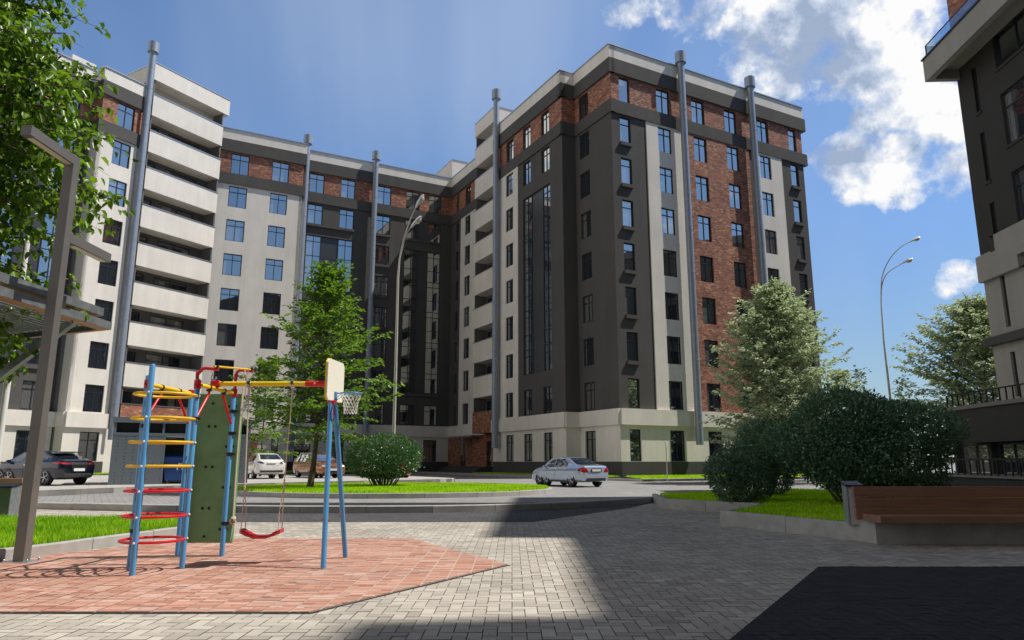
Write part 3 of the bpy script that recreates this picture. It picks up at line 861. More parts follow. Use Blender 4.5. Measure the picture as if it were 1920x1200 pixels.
pavers('plaza_paving', herring(-13, 13, 3.6, 22), 0, M['paver_grey'],
       keep=lambda x, y: abs(x) < .8 * y + 1.2 and y < arcy(x) and not in_poly(x, y, [(-4.7, 6.3), (-1.8, 6.3), (-.25, 8.87), (-1.75, 11.6), (-4.8, 11.6), (-6.3, 8.9)]) and not (in_poly(x, y, [(.7, 3.6), (11, 3.6), (11, 8.5), (3.7, 8.5)])) and not (y > 15.25 and x < 3 and x > -8.8 and in_poly(x, y, [(-8.8, 15.3), (.3, 15.3), (2.8, 19.3), (3.8, 22), (-8.8, 22)])))
# red clinker hexagon: columns of thin bricks with pale joints
rects = []; cw = .225
for c in range(-32, 2):
    x = c * cw
    y = 6.0 + rng.uniform(0, .07)
    while y < 12:
        h = .056; two = rng.random() < .25
        if two:
            xm = x + cw * rng.choice([.5, .5, .34]); rects += [((x + .006, xm - .004, y + .0008, y + h - .0008), rng.random()), ((xm + .004, x + cw - .006, y + .0008, y + h - .0008), rng.random())]
        else: rects.append(((x + .006, x + cw - .006, y + .0008, y + h - .0008), rng.random()))
        y += h
m = MB(); m.prism(RED, -.004, .008); structure('red_paving_bed', m, M['joint_light'])
pavers('red_paving', rects, .0125, M['paver_red'], RED, jz=.0006)
m = MB(); m.prism([(-4.82, 6.10), (-1.62, 6.10), (-.01, 8.87), (-1.6, 8.9), (-4.9, 8.9)], -.003, .004); structure('paving_edge', m, M['rubber'])
def dark_rects(x0, x1, y0, y1): return [r for r in herring(x0, x1, y0, y1)]
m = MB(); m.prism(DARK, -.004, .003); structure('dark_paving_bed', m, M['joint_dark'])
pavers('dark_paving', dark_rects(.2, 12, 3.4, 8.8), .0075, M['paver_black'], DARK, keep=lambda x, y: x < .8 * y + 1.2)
m = MB(); m.face([(x, y, .0015) for x, y in STRIP]); structure('slate_paving_bed', m, M['joint_dark'])
pavers('slate_paving', herring(-9, 4.2, 15, 22.1), .0055, M['paver_slate'], STRIP, keep=lambda x, y: y < arcy(x) + .1)

def kerb_line(mb, pts, w, z0, z1, step, gap=.012, side=1):
    """kerb stones following a polyline, with joints; width grows to the left of travel when side = 1"""
    P = [Vector((a, b, 0)) for a, b in pts]
    L = [0]
    for a, b in zip(P, P[1:]): L.append(L[-1] + (b - a).length)
    def at(t):
        t = min(max(t, 0), L[-1] - 1e-6)
        for i in range(len(P) - 1):
            if t <= L[i + 1]:
                d = (P[i + 1] - P[i]).normalized(); return P[i] + d * (t - L[i]), d
    def nrm(t):
        a = at(t - .15)[0]; b = at(t + .15)[0]; d = (b - a).normalized(); return Vector((-d.y, d.x, 0)) * side
    n = max(1, round(L[-1] / step)); s = L[-1] / n
    for i in range(n):
        t0, t1 = i * s + gap / 2, (i + 1) * s - gap / 2
        k = max(1, int(s / .5)); b = .015
        rs = []
        dz = rng.uniform(-.004, .004)
        for j in range(k + 1):
            t = t0 + (t1 - t0) * j / k; p = at(t)[0]; u = nrm(t)
            f = p; e = p + u * w
            rs.append([(f.x, f.y, z0), (f.x, f.y, z1 - b + dz), (f.x + u.x * b, f.y + u.y * b, z1 + dz), (e.x - u.x * b, e.y - u.y * b, z1 + dz), (e.x, e.y, z1 - b + dz), (e.x, e.y, z0)])
        mb.rings(rs, 0, cap=True)
m = MB(); kerb_line(m, ARC, .22, -.02, .17, 1.55)
structure('kerb', m, M['kerb'])
# planted island
def ell(cx, cy, a, b, n=64): return [(cx + a * cos(2 * pi * k / n), cy + b * sin(2 * pi * k / n)) for k in range(n)]
ISL = ell(-4.8, 30.0, 6.45, 5.55, 96)
m = MB(); kerb_line(m, ISL + ISL[:1], .16, -.01, .17, 1.9); structure('kerb', m, M['kerb'])
m = MB(); m.prism(ell(-4.8, 30.0, 6.35, 5.45), 0, .15); structure('lawn', m, M['soil'])
# parking platform
PLAT = [(-40, 12), (-26, 17), (-19.5, 21.5), (-16.9, 25.2), (-15.6, 28.8), (-14.0, 31.6), (-11.2, 35.8), (-7.6, 39.6), (-4.2, 43.0), (-3.55, 43.9), (-3.5, 44.9), (-4.0, 46.0), (-8, 53), (-12, 58), (-24, 62), (-45, 40)]
m = MB(); kerb_line(m, PLAT[1:14], .2, -.01, .225, 2.1); structure('kerb', m, M['kerb'])
m = MB(); m.prism(PLAT, -.01, .215); structure('parking_pavement', m, M['parking'])
m = MB()
for i in range(7):
    a = Vector((-22.5 + i * 2.55 * .88, 38.6 + i * 2.55 * .474, .219)); d = azv(V_AZ) * .9; w = azv(U_AZ) * .07
    m.face([a, a + w * 2, a + w * 2 + d * 4, a + d * 4])
structure('road_marking', m, M['white'])
# lawns and pavements along the houses
def strip_lawn(name, poly, z=.15):
    m = MB(); m.prism(poly, -.01, z); return structure(name, m, M['soil'])
LE = [FE.xy(-4.0, 7.5), FE.xy(30, 7.5), FE.xy(30, .1), FE.xy(-.0, .1)]
LE_front = [FE.xy(-4.0, 7.5), FE.xy(30, 7.5)]
LL = [FL2.xy(14.0, 1.9), FL1.xy(-1.0, 3.2), FL1.xy(-.1, .1), FL1.xy(5.2, .1), FL2.xy(.1, .1), FL2.xy(14, .1)]
strip_lawn('lawn', LE); strip_lawn('lawn', LL)
m = MB(); kerb_line(m, LE_front, .15, -.01, .165, 2.0, side=1); kerb_line(m, [FL2.xy(14.0, 2.6), FL1.xy(-1.6, 4.2), FE.xy(-4.0, 7.4)], .15, -.01, .16, 2.0, side=-1); structure('kerb', m, M['kerb'])
m = MB(); m.prism([FL2.xy(31, 2.55), FL2.xy(14, 2.55), FL1.xy(-1.5, 4.1), FL1.xy(-1.0, 3.2), FL2.xy(14.0, 1.9), FL2.xy(31, 1.9)], -.01, .155); structure('pavement', m, M['parking'])
LS = [FS.xy(-20, 1.2), FS.xy(2.2, 2.6), FS.xy(2.2, .1), FS.xy(-2.1, .1), FS.xy(-2.2, -1.25), FS.xy(-20, -1.25)]
strip_lawn('lawn', LS, .24)
LWv = [FF.xy(-27, 3.0), FW.xy(-9.0, 4.4), FW.xy(-9.0, .1), FW.xy(-18, .1), FF.xy(-18.1, .1), FF.xy(-27, .1)]
strip_lawn('lawn', LWv, .16)
# front left lawn with its kerb
LF = [(-13.5, 13.9), (-13.5, 8.6), (-6.35, 8.6), (-6.22, 9.1), (-6.0, 9.75), (-5.81, 10.68), (-5.43, 12.0), (-5.3, 12.9), (-5.6, 13.85)]
m = MB(); kerb_line(m, [(-13.5, 8.15), (-6.55, 8.15), (-6.22, 9.1), (-5.98, 9.75), (-5.81, 10.68), (-5.43, 12.0), (-5.25, 12.9), (-5.5, 13.95), (-13.5, 14.05)], .12, -.01, .155, 1.15, side=1); structure('kerb', m, M['kerb'])
strip_lawn('lawn', [(-13.5, 13.95), (-13.5, 8.25), (-6.6, 8.25), (-6.3, 9.15), (-6.08, 9.8), (-5.9, 10.7), (-5.53, 12.0), (-5.36, 12.9), (-5.6, 13.85)], .135)
LB = [(-16, 19), (-16, 13.2), (-11.0, 13.4), (-9.9, 14.3), (-11.7, 17.4), (-13, 19)]
m = MB(); kerb_line(m, [(-11.0, 13.7), (-9.85, 14.3), (-11.65, 17.5), (-13, 19)], .12, -.01, .16, 1.2); structure('kerb', m, M['kerb'])
LB2 = [(-16, 19), (-16, 14.1), (-11.0, 14.15), (-10.0, 14.4), (-11.75, 17.45), (-13, 19)]
strip_lawn('lawn', LB2, .14)
# raised planting bed on the right
BED = [(4.08, 14.42), (5.45, 11.35), (12, 11.35), (16, 20), (10, 27), (4.35, 22.6), (3.98, 19.3), (5.8, 17.1)]
m = MB()
kerb_line(m, [(5.45, 11.33), (4.05, 14.40)], .14, -.02, .265, 1.35, side=-1)
kerb_line(m, [(4.08, 14.50), (5.80, 17.06)], .14, -.02, .26, 1.6, side=-1)
kerb_line(m, [(5.76, 17.18), (3.95, 19.2), (4.25, 22.3)], .14, -.02, .255, 1.3, side=-1)
structure('planter_wall', m, M['concrete'])
m = MB(); m.prism([(4.25, 14.45), (5.55, 11.45), (12, 11.45), (16, 20), (10, 27), (4.42, 22.6), (4.12, 19.3), (5.92, 17.1)], -.02, .20); structure('lawn', m, M['soil'])

# ------------------------------------------------------------------ grass
M['grass'] = leaf_mat('grass', (.24, .50, .003), (.64, .93, .010), .45, .6, tip=(.66, .62, .18))
M['grass_deep'] = leaf_mat('grass deep', (.15, .36, .005), (.46, .76, .015), .45, .6, tip=(.50, .46, .18))
def grass(polys, z, n, h, w, mat, seed, label=None):
    r = np.random.RandomState(seed); P = []
    tot = 0
    areas = []
    for p in polys:
        a = np.array(p); areas.append(abs(np.dot(a[:, 0], np.roll(a[:, 1], 1)) - np.dot(a[:, 1], np.roll(a[:, 0], 1))) / 2)
    for p, a in zip(polys, areas):
        k = int(n * a / sum(areas)); pa = np.array(p); lo, hi = pa.min(0), pa.max(0); got = []
        while len(got) < k:
            q = r.uniform(lo, hi, (4000, 2)); c = np.zeros(len(q), bool)
            for i in range(len(pa)):
                x1, y1 = pa[i - 1]; x2, y2 = pa[i]
                cond = ((y1 > q[:, 1]) != (y2 > q[:, 1])) & (q[:, 0] < (x2 - x1) * (q[:, 1] - y1) / (y2 - y1 + 1e-12) + x1)
                c ^= cond
            got += list(q[c])
        P += got[:k]
    P = np.array(P); n = len(P)
    az = r.uniform(0, 2 * pi, n); hh = h * r.uniform(.55, 1.25, n); ww = w * r.uniform(.7, 1.2, n)
    lean = r.uniform(0, .55, n) * hh; la = r.uniform(0, 2 * pi, n)
    V = np.zeros((n, 5, 3)); dx, dy = np.cos(az) * ww / 2, np.sin(az) * ww / 2
    lx, ly = np.cos(la) * lean, np.sin(la) * lean
    V[:, 0] = np.stack([P[:, 0] - dx, P[:, 1] - dy, np.full(n, z - .01)], 1); V[:, 1] = np.stack([P[:, 0] + dx, P[:, 1] + dy, np.full(n, z - .01)], 1)
    V[:, 2] = np.stack([P[:, 0] + dx * .8 + lx * .35, P[:, 1] + dy * .8 + ly * .35, z + hh * .6], 1); V[:, 3] = np.stack([P[:, 0] - dx * .8 + lx * .35, P[:, 1] - dy * .8 + ly * .35, z + hh * .6], 1)
    V[:, 4] = np.stack([P[:, 0] + lx, P[:, 1] + ly, z + hh], 1)
    base = np.arange(n)[:, None] * 5
    loops = np.concatenate([base + np.array([0, 1, 2, 3]), base + np.array([3, 2, 4])], 1).ravel()
    me = bpy.data.meshes.new('grass'); me.vertices.add(n * 5); me.vertices.foreach_set('co', V.ravel())
    me.loops.add(len(loops)); me.loops.foreach_set('vertex_index', loops.astype(np.int32))
    st = np.stack([np.arange(n) * 7, np.arange(n) * 7 + 4], 1).ravel(); tt = np.tile([4, 3], n)
    me.polygons.add(2 * n); me.polygons.foreach_set('loop_start', st.astype(np.int32)); me.polygons.foreach_set('loop_total', tt.astype(np.int32))
    me.update(calc_edges=True); me.materials.append(mat)
    patch = .25 * np.sin(P[:, 0] * 1.7 + np.sin(P[:, 1] * 1.3) * 1.5) * np.sin(P[:, 1] * 2.1)
    face_attr(me, np.repeat(np.clip(r.normal(.5, .22, n) + patch, 0, 1), 2))
    o = link(bpy.data.objects.new('grass', me))
    return tag(o, label, 'grass', kind='stuff')
grass([[(-13, 13.9), (-13, 8.4), (-6.6, 8.4), (-6.33, 9.2), (-6.12, 9.8), (-5.93, 10.7), (-5.56, 12.0), (-5.4, 12.9), (-5.62, 13.8)]], .135, 52000, .105, .013, M['grass_deep'], 1, 'thick green grass on the kerbed lawn beside the playground')
grass([[(-16, 18.6), (-16, 14.2), (-11.0, 14.3), (-10.1, 14.5), (-11.8, 17.3)]], .14, 12000, .08, .014, M['grass'], 2, 'short grass around the litter bin at the left edge')
grass([ell(-4.8, 30, 6.3, 5.38)], .15, 70000, .10, .022, M['grass'], 3, 'bright green grass on the oval island under the young tree')
grass([[FE.xy(-3.8, 7.3), FE.xy(18, 7.3), FE.xy(18, .3), FE.xy(.1, .3)], [FL1.xy(-.9, 3.1), FL1.xy(-.1, .2), FL1.xy(5.1, .2), FL2.xy(.1, .2), FL2.xy(13.8, .2), FL2.xy(13.8, 1.8)]], .15, 45000, .10, .035, M['grass'], 4, 'bright grass strip along the foot of the corner wing')
grass([LS, LWv], .22, 22000, .12, .04, M['grass'], 5, 'narrow grass strip at the foot of the left house walls')
grass([[(4.35, 14.5), (5.6, 11.6), (11.5, 11.6), (15, 20), (10, 26), (4.5, 22.4), (4.25, 19.3), (6.0, 17.1)]], .20, 60000, .10, .018, M['grass'], 6, 'grass in the raised bed under the dark clipped shrubs')

# ------------------------------------------------------------------ foliage
def leaves(name, C, A, N, L, W, mat, shade, fold=.25, parent=None, org=(0, 0, 0), droop=.12):
    n = len(C); C = C - np.array(org)
    A = A / np.linalg.norm(A, axis=1, keepdims=True)
    S = np.cross(A, N); S /= np.linalg.norm(S, axis=1, keepdims=True) + 1e-9
    N = np.cross(S, A)
    L = L[:, None]; W = W[:, None]
    V = np.zeros((n, 6, 3))
    V[:, 0] = C; V[:, 3] = C + A * L - N * droop * L
    V[:, 1] = C + A * L * .28 + S * W * .46 + N * fold * W; V[:, 2] = C + A * L * .66 + S * W * .40 + N * (fold * W * .8 - droop * L * .3)
    V[:, 5] = C + A * L * .28 - S * W * .46 + N * fold * W; V[:, 4] = C + A * L * .66 - S * W * .40 + N * (fold * W * .8 - droop * L * .3)
    base = np.arange(n)[:, None] * 6
    loops = np.concatenate([base + np.array([0, 1, 2, 3]), base + np.array([0, 3, 4, 5])], 1).ravel()
    me = bpy.data.meshes.new(name); me.vertices.add(n * 6); me.vertices.foreach_set('co', V.ravel())
    me.loops.add(len(loops)); me.loops.foreach_set('vertex_index', loops.astype(np.int32))
    me.polygons.add(2 * n); me.polygons.foreach_set('loop_start', (np.arange(2 * n) * 4).astype(np.int32)); me.polygons.foreach_set('loop_total', np.full(2 * n, 4, np.int32))
    me.update(calc_edges=True); me.materials.append(mat)
    face_attr(me, np.repeat(np.clip(shade, 0, 1), 2))
    return link(bpy.data.objects.new(name, me), parent)

def tree(name, label, base, H, Rmax, h0, nb, prof, leafL, mat, bark, seed, rise=(5, 55), trunk_r=.11, dens=1.0, group=None, lean=(0, 0), spray=.5):
    r = np.random.RandomState(seed); bx, by, bz = base
    root = thing(name, label, 'tree', base, group=group)
    wood = MB()
    tp = []
    for k in range(9):
        t = k / 8; tp.append((bx + lean[0] * t + .05 * sin(k * 1.7 + seed), by + lean[1] * t + .05 * cos(k * 2.1 + seed), bz - .05 + t * H * .96))
    wood.tube(tp, [trunk_r * (1.25 if k == 0 else 1) * (1 - .88 * k / 8) for k in range(9)], 9)
    def trunk(h):
        t = min(max(h / (H * .96), 0), 1) * 8; i = min(int(t), 7); f = t - i
        return np.array(tp[i]) * (1 - f) + np.array(tp[i + 1]) * f
    CC, AA, NN, SH = [], [], [], []
    for b in range(nb):
        t = (b + .5) / nb; t = t ** .9
        h = h0 + (H * .97 - h0) * t
        az = b * 2.39996 + r.uniform(-.4, .4)
        Lb = Rmax * prof(t) * r.uniform(.72, 1.15)
        el = R(rise[0] + (rise[1] - rise[0]) * t + r.uniform(-10, 10))
        d0 = np.array([cos(az) * cos(el), sin(az) * cos(el), sin(el)])
        p = trunk(h); pts = [p]; m_ = 7
        for k in range(m_):
            d = d0.copy(); d[2] += .18 * (k / m_) - .30 * (k / m_) ** 2 + r.uniform(-.07, .07); d[0] += r.uniform(-.13, .13); d[1] += r.uniform(-.13, .13)
            p = p + d / np.linalg.norm(d) * Lb / m_; pts.append(p)
        wood.tube(pts, [max(.006, trunk_r * .32 * (1 - t * .6) * (1 - .9 * k / m_)) for k in range(m_ + 1)], 5)
        pts = np.array(pts)
        nt = max(4, int(Lb / (leafL * 2.0)))
        for k in range(nt):
            u = .16 + .84 * (k + r.uniform(0, 1)) / nt; q = u * m_; i = min(int(q), m_ - 1); f = q - i
            s = pts[i] * (1 - f) + pts[i + 1] * f; dd = pts[min(i + 1, m_)] - pts[i]; dd /= np.linalg.norm(dd)
            side = (-1 if k % 2 else 1)
            hz = np.cross(dd, [0, 0, 1]); hz /= np.linalg.norm(hz) + 1e-6
            tw = dd * r.uniform(.35, .9) + hz * side * r.uniform(.4, 1.0) + np.array([0, 0, r.uniform(-.25, .3)]); tw /= np.linalg.norm(tw)
            tl = (spray * (1 - .55 * u) + leafL * 1.2) * r.uniform(.6, 1.2)
            if tl > .35 and r.rand() < .5: wood.tube([s, s + tw * tl * .5, s + tw * tl], [.006, .004, .002], 3)
            nl = max(3, int(tl / (leafL * .42) * dens))
            sh0 = r.normal(.48, .16)
            for j in range(nl):
                v = (j + r.uniform(0, 1)) / nl
                c = s + tw * tl * v + r.normal(0, leafL * .38, 3) * np.array([1, 1, .6])
                hz2 = np.cross(tw, [0, 0, 1]); a = tw * r.uniform(.3, 1) + hz2 * (1 if j % 2 else -1) * r.uniform(.3, 1.1) + np.array([0, 0, r.uniform(-.55, .2)])
                n = np.array([0, 0, 1.0]) + r.normal(0, .42, 3)
                CC.append(c); AA.append(a); NN.append(n); SH.append(sh0 + r.normal(0, .14) + .12 * u)
    wood.build('trunk', bark, root, base)
    n = len(CC); LL_ = leafL * r.uniform(.65, 1.2, n)
    leaves('crown', np.array(CC), np.array(AA), np.array(NN), LL_, LL_ * r.uniform(.5, .68, n), mat, np.array(SH), parent=root, org=base)
    return root

def bush(name, label, base, rx, ry, rz, zc, n, leafL, mat, seed, stems=0, group=None, rough=.12, cat='shrub', squash=.0, inner=.62):
    r = np.random.RandomState(seed); root = thing(name, label, cat, base, group=group)
    d = r.normal(0, 1, (n, 3)); d /= np.linalg.norm(d, axis=1, keepdims=True)
    core = r.rand(n) < .34
    lump = 1 + rough * (np.sin(d[:, 0] * 5 + seed) * np.cos(d[:, 1] * 4.3 + seed * 2) + .8 * np.sin(d[:, 2] * 6 + d[:, 0] * 3 + seed)) + rough * .35 * np.sin(d[:, 0] * 13 + d[:, 2] * 11) * np.cos(d[:, 1] * 12)
    rad = (inner + (1 - inner) * r.rand(n) ** .45) * lump
    rad = rad * np.where(r.rand(n) < .05, r.uniform(1.03, 1.13, n), 1)
    rad = np.where(core, r.rand(n) ** .6 * inner, rad)
    q = d * rad[:, None] * np.array([rx, ry, rz]); 
    if squash: q[:, 2] = np.where(q[:, 2] < 0, q[:, 2] * (1 - squash), q[:, 2])
    C = q + np.array([base[0], base[1], base[2] + zc])
    A = d + r.normal(0, .55, (n, 3)) + np.array([0, 0, .25]); N = d * .7 + r.normal(0, .5, (n, 3)) + np.array([0, 0, .5])
    L = leafL * r.uniform(.6, 1.25, n)
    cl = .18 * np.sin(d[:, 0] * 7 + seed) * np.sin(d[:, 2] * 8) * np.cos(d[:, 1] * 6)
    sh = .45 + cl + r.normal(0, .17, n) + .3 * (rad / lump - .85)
    ok = C[:, 2] > base[2] + .02
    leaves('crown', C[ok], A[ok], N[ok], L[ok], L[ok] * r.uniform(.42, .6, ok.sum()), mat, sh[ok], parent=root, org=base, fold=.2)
    if stems:
        m = MB()
        for k in range(stems):
            a = 2 * pi * k / stems + r.uniform(-.3, .3); b0 = r.uniform(.05, .28)
            p = [(base[0] + cos(a) * rx * b0, base[1] + sin(a) * ry * b0, base[2] - .03)]
            for u in (.3, .6, 1): p.append((base[0] + cos(a + r.uniform(-.2, .2)) * rx * (b0 + .55 * u), base[1] + sin(a) * ry * (b0 + .5 * u), base[2] + zc * 1.05 * u))
            m.tube(p, [.03, .024, .018, .01], 5)
            m.tube([p[1], (p[1][0] + r.uniform(-.3, .3), p[1][1] + r.uniform(-.3, .3), p[3][2])], [.016, .008], 4)
        m.build('stem', M['bark'], root, base)
    return root

M['leaf_green'] = leaf_mat('green leaf', (.06, .14, .016), (.23, .38, .05), .42)
M['leaf_near'] = leaf_mat('near leaf', (.05, .125, .010), (.24, .39, .035), .45, .32)
M['leaf_pale'] = leaf_mat('pale leaf', (.22, .28, .16), (.66, .74, .52), .34, .5, (1.05, 1.1, .85))
M['leaf_bush'] = leaf_mat('shrub leaf', (.03, .085, .03), (.17, .31, .135), .22, .28)
M['leaf_dark'] = leaf_mat('dark shrub leaf', (.036, .095, .052), (.20, .32, .19), .24, .34, (1.1, 1.2, .8))
M['leaf_blue'] = leaf_mat('blue green leaf', (.10, .16, .14), (.22, .30, .27), .25, .4)

def cone(t): return (1 - t) ** .85 * (.55 + 1.6 * min(t, .28)) * 1.05 + .05
tree('young_tree', 'young green tree with a straight bare trunk on the oval grass island', (-7.95, 29.0, .15), 8.95, 3.6, 2.0, 104, cone, .175, M['leaf_green'], M['bark'], 11, (-4, 58), .115, 2.0, lean=(.35, 0), spray=.85)
tree('young_tree', 'low green tree between the bin shelter and the white car', (-17.4, 50.5, .215), 8.0, 2.5, 1.6, 60, lambda t: (1 - t) ** .6 * .95 + .1, .24, M['leaf_green'], M['bark'], 12, (0, 50), .07, 2.0)
def dome(t): return (1 - t ** 2.2) * (.75 + .5 * min(t, .5)) + .12
tree('pale_tree', 'pale sunlit tree covering the right corner of the brick-striped end wall', (15.7, 42.0, .1), 11.2, 4.2, 1.2, 240, dome, .215, M['leaf_pale'], M['bark_grey'], 13, (0, 65), .14, 2.3, spray=1.0)
tree('pale_tree', 'pale tree partly behind the dark tower at the right', (29.3, 44.5, .1), 10.8, 5.0, 1.1, 230, dome, .225, M['leaf_pale'], M['bark_grey'], 14, (0, 65), .15, 2.3, spray=1.0)
tree('small_tree', 'smaller pale tree right of the sunlit pale tree, above the clipped shrubs', (21.6, 47.0, .1), 6.9, 2.3, .8, 60, dome, .235, M['leaf_pale'], M['bark_grey'], 15, (0, 60), .08, 2.0)
tree('sapling', 'thin blue-green sapling top left of the right street lamp', (24.4, 50, .1), 7.4, 1.1, 1.5, 26, lambda t: (1 - t) * .9 + .12, .26, M['leaf_blue'], M['bark_grey'], 16, (35, 70), .05, .9)
tree('sapling', 'thin blue-green sapling top right of the right street lamp', (27.3, 50, .1), 6.9, 1.1, 1.5, 22, lambda t: (1 - t) * .9 + .12, .26, M['leaf_blue'], M['bark_grey'], 17, (35, 70), .05, .9)
bush('round_shrub', 'round green shrub with bare stems on the oval grass island', (-5.45, 31.0, .15), 1.62, 1.5, 1.0, 1.22, 17000, .085, M['leaf_bush'], 21, 22, rough=.05, squash=.12)
bush('round_shrub', 'small dark round shrub left of the biggest one in the raised bed', (5.62, 18.0, .2), .86, .86, .72, .70, 13000, .062, M['leaf_dark'], 22, 8, rough=.06)
bush('round_shrub', 'biggest dark shrub, spreading behind the bin and the wooden bench', (8.10, 17.0, .2), 1.92, 1.8, 1.24, 1.42, 46000, .08, M['leaf_dark'], 23, 26, rough=.12)
bush('round_shrub', 'dark shrub seen between the small round one and the biggest one', (7.45, 21.3, .2), .95, .9, 1.12, 1.15, 12000, .075, M['leaf_dark'], 24, 8, rough=.08)

# big tree at the left edge: limbs reach in from a trunk outside the frame
def edge_tree():
    K = 1.52
    def S(x, y, z): return (x * K, y * K, (z - 1.2) * K + 1.2)
    base = S(-8.6, 6.6, 0); base = (base[0], base[1], .1); r = np.random.RandomState(5)
    root = thing('broadleaf_tree', 'large leafy tree reaching in from the top left corner behind the light post', 'tree', base)
    wood = MB(); wood.tube([(base[0], base[1], 0), S(-8.55, 6.6, 1.5), S(-8.4, 6.65, 3.0), S(-8.35, 6.7, 4.6), S(-8.3, 6.7, 7.5)], [.30, .26, .22, .17, .05], 10)
    CC, AA, NN, SH = [], [], [], []
    ends = []
    for k in range(215):
        z = r.uniform(2.35, 7.0)
        reach = np.interp(z, [2.3, 2.7, 3.2, 4.1, 4.6, 5.2, 5.9, 6.9], [3.4, 3.6, 3.55, 4.1, 4.0, 3.85, 3.7, 3.35])
        ends.append((-8.4 + reach * r.uniform(.55, 1.0), r.uniform(6.25, 7.7), z))
    for k in range(45): ends.append((-8.4 + r.uniform(-3, 2.2), 6.6 + r.uniform(-1, 3), r.uniform(3.2, 8.3)))
    ends += [(-4.2, 6.5, 4.28), (-4.2, 6.5, 4.62), (-4.25, 6.6, 3.85), (-4.55, 6.5, 5.45), (-4.55, 6.4, 2.55), (-4.5, 6.6, 2.9), (-4.6, 6.5, 3.2), (-4.35, 6.7, 4.05), (-4.45, 6.5, 4.9), (-4.5, 6.5, 5.7), (-4.4, 6.7, 5.2), (-4.75, 6.4, 2.35)]
    LF_ = .15
    for e in ends:
        s = np.array(S(-8.38, 6.66, max(1.9, e[2] - r.uniform(.3, 1.5)))); e = np.array(S(*e)); pts = []
        for j in range(9):
            u = j / 8; p = s * (1 - u) + e * u; p[2] += .7 * sin(u * pi) + (-.4 * u * u); pts.append(p + r.normal(0, .05, 3) * (0 < j < 8))
        wood.tube(pts, [.05 * (1 - .88 * j / 8) + .003 for j in range(9)], 5)
        L = np.linalg.norm(e - s); nt = int(L / .15)
        for j in range(nt):
            u = .34 + .66 * (j + r.rand()) / nt; q = u * 8; i = min(int(q), 7); f = q - i
            c = pts[i] * (1 - f) + pts[i + 1] * f; dd = pts[i + 1] - pts[i]; dd /= np.linalg.norm(dd)
            hz = np.cross(dd, [0, 0, 1]); side = -1 if j % 2 else 1
            tw = dd * r.uniform(.4, .9) + hz * side * r.uniform(.5, 1) + np.array([0, 0, r.uniform(-.5, .3)]); tw /= np.linalg.norm(tw)
            tl = r.uniform(.2, .6)
            if tl > .35: wood.tube([c, c + tw * tl], [.005, .002], 3)
            sh0 = r.normal(.45, .18)
            for g in range(max(3, int(tl / .075))):
                cc = c + tw * tl * r.rand() + r.normal(0, .05, 3)
                a = tw * r.uniform(.2, 1) + r.normal(0, .5, 3) + np.array([0, 0, -.4]); n = np.array([.25, -.15, 1]) + r.normal(0, .42, 3)
                CC.append(cc); AA.append(a); NN.append(n); SH.append(sh0 + r.normal(0, .15))
    wood.build('trunk', M['bark'], root, base)
    n = len(CC); L = LF_ * r.uniform(.65, 1.2, n)
    leaves('crown', np.array(CC), np.array(AA), np.array(NN), L, L * r.uniform(.58, .74, n), M['leaf_near'], np.array(SH), parent=root, org=base, fold=.28, droop=.2)
edge_tree()

# ------------------------------------------------------------------ playground frame
org = (-3.6, 9.0, 0)
PF = thing('playground_gym', 'blue climbing frame with yellow and red rings, green climbing wall and basketball board', 'playground frame', org)
def pp(name, mb, mat, parent=None): return mb.build(name, mat, parent or PF, org)
A_ = Vector((-4.055, 8.01, 0)); A2 = Vector((-4.37, 8.56, 0)); B_ = Vector((-3.75, 8.51, 0)); B2 = Vector((-4.29, 9.575, 0)); Cp = Vector((-3.722, 9.575, 0))
posts = [(A_, 2.28), (A2, 2.22), (B_, 2.17), (B2, 2.12), (Cp, 2.17)]
def sphere_caps(mb, pts, r, mat=0):
    for p in pts: mb.lathe(p, [(.001, -r), (r * .7, -r * .7), (r, 0), (r * .7, r * .7), (.001, r)], 8, mat)
for p, h in posts:
    m = MB(); m.lathe(p, [(.032, -.01), (.032, h - .015), (.024, h), (.002, h + .004)], 14)
    po = pp('post', m, M['blue'])
def clamp_at(p, h, mat='black', r=.037, hh=.045):
    m = MB(); m.lathe((p.x, p.y, h), [(r, -hh / 2), (r, hh / 2)], 12); m.box((p.x + r + .012, p.y, h), (.03, .03, hh * .7)); pp('clamp', m, M[mat])
for p, hs in ((A2, (.42, 1.62)), (B_, (1.70,)), (B2, (.55, 1.15)), (Cp, (.42, 1.30, 1.57, 1.86))):
    for h in hs: clamp_at(p, h)
# rings
rc_ = Vector((-4.035, 8.345, 0)); rr = .33
for i, z in enumerate([1.965, 1.69, 1.42, 1.152, .881, .607, .342]):
    m = MB(); m.tube([(rc_.x + rr * cos(2 * pi * k / 40), rc_.y + rr * sin(2 * pi * k / 40), z) for k in range(40)], .0155, 8, closed=True)
    o = pp('ring', m, M['amber'] if i < 4 else M['red'])
    b = MB(); sphere_caps(b, [(A_.x + .002, A_.y - .034, z), (B_.x + .034, B_.y - .004, z), (A2.x - .03, A2.y + .012, z)], .014); b.build('bolt', M['white'], o, org)
    o['label'] = 'yellow ring' if i < 4 else 'red ring'
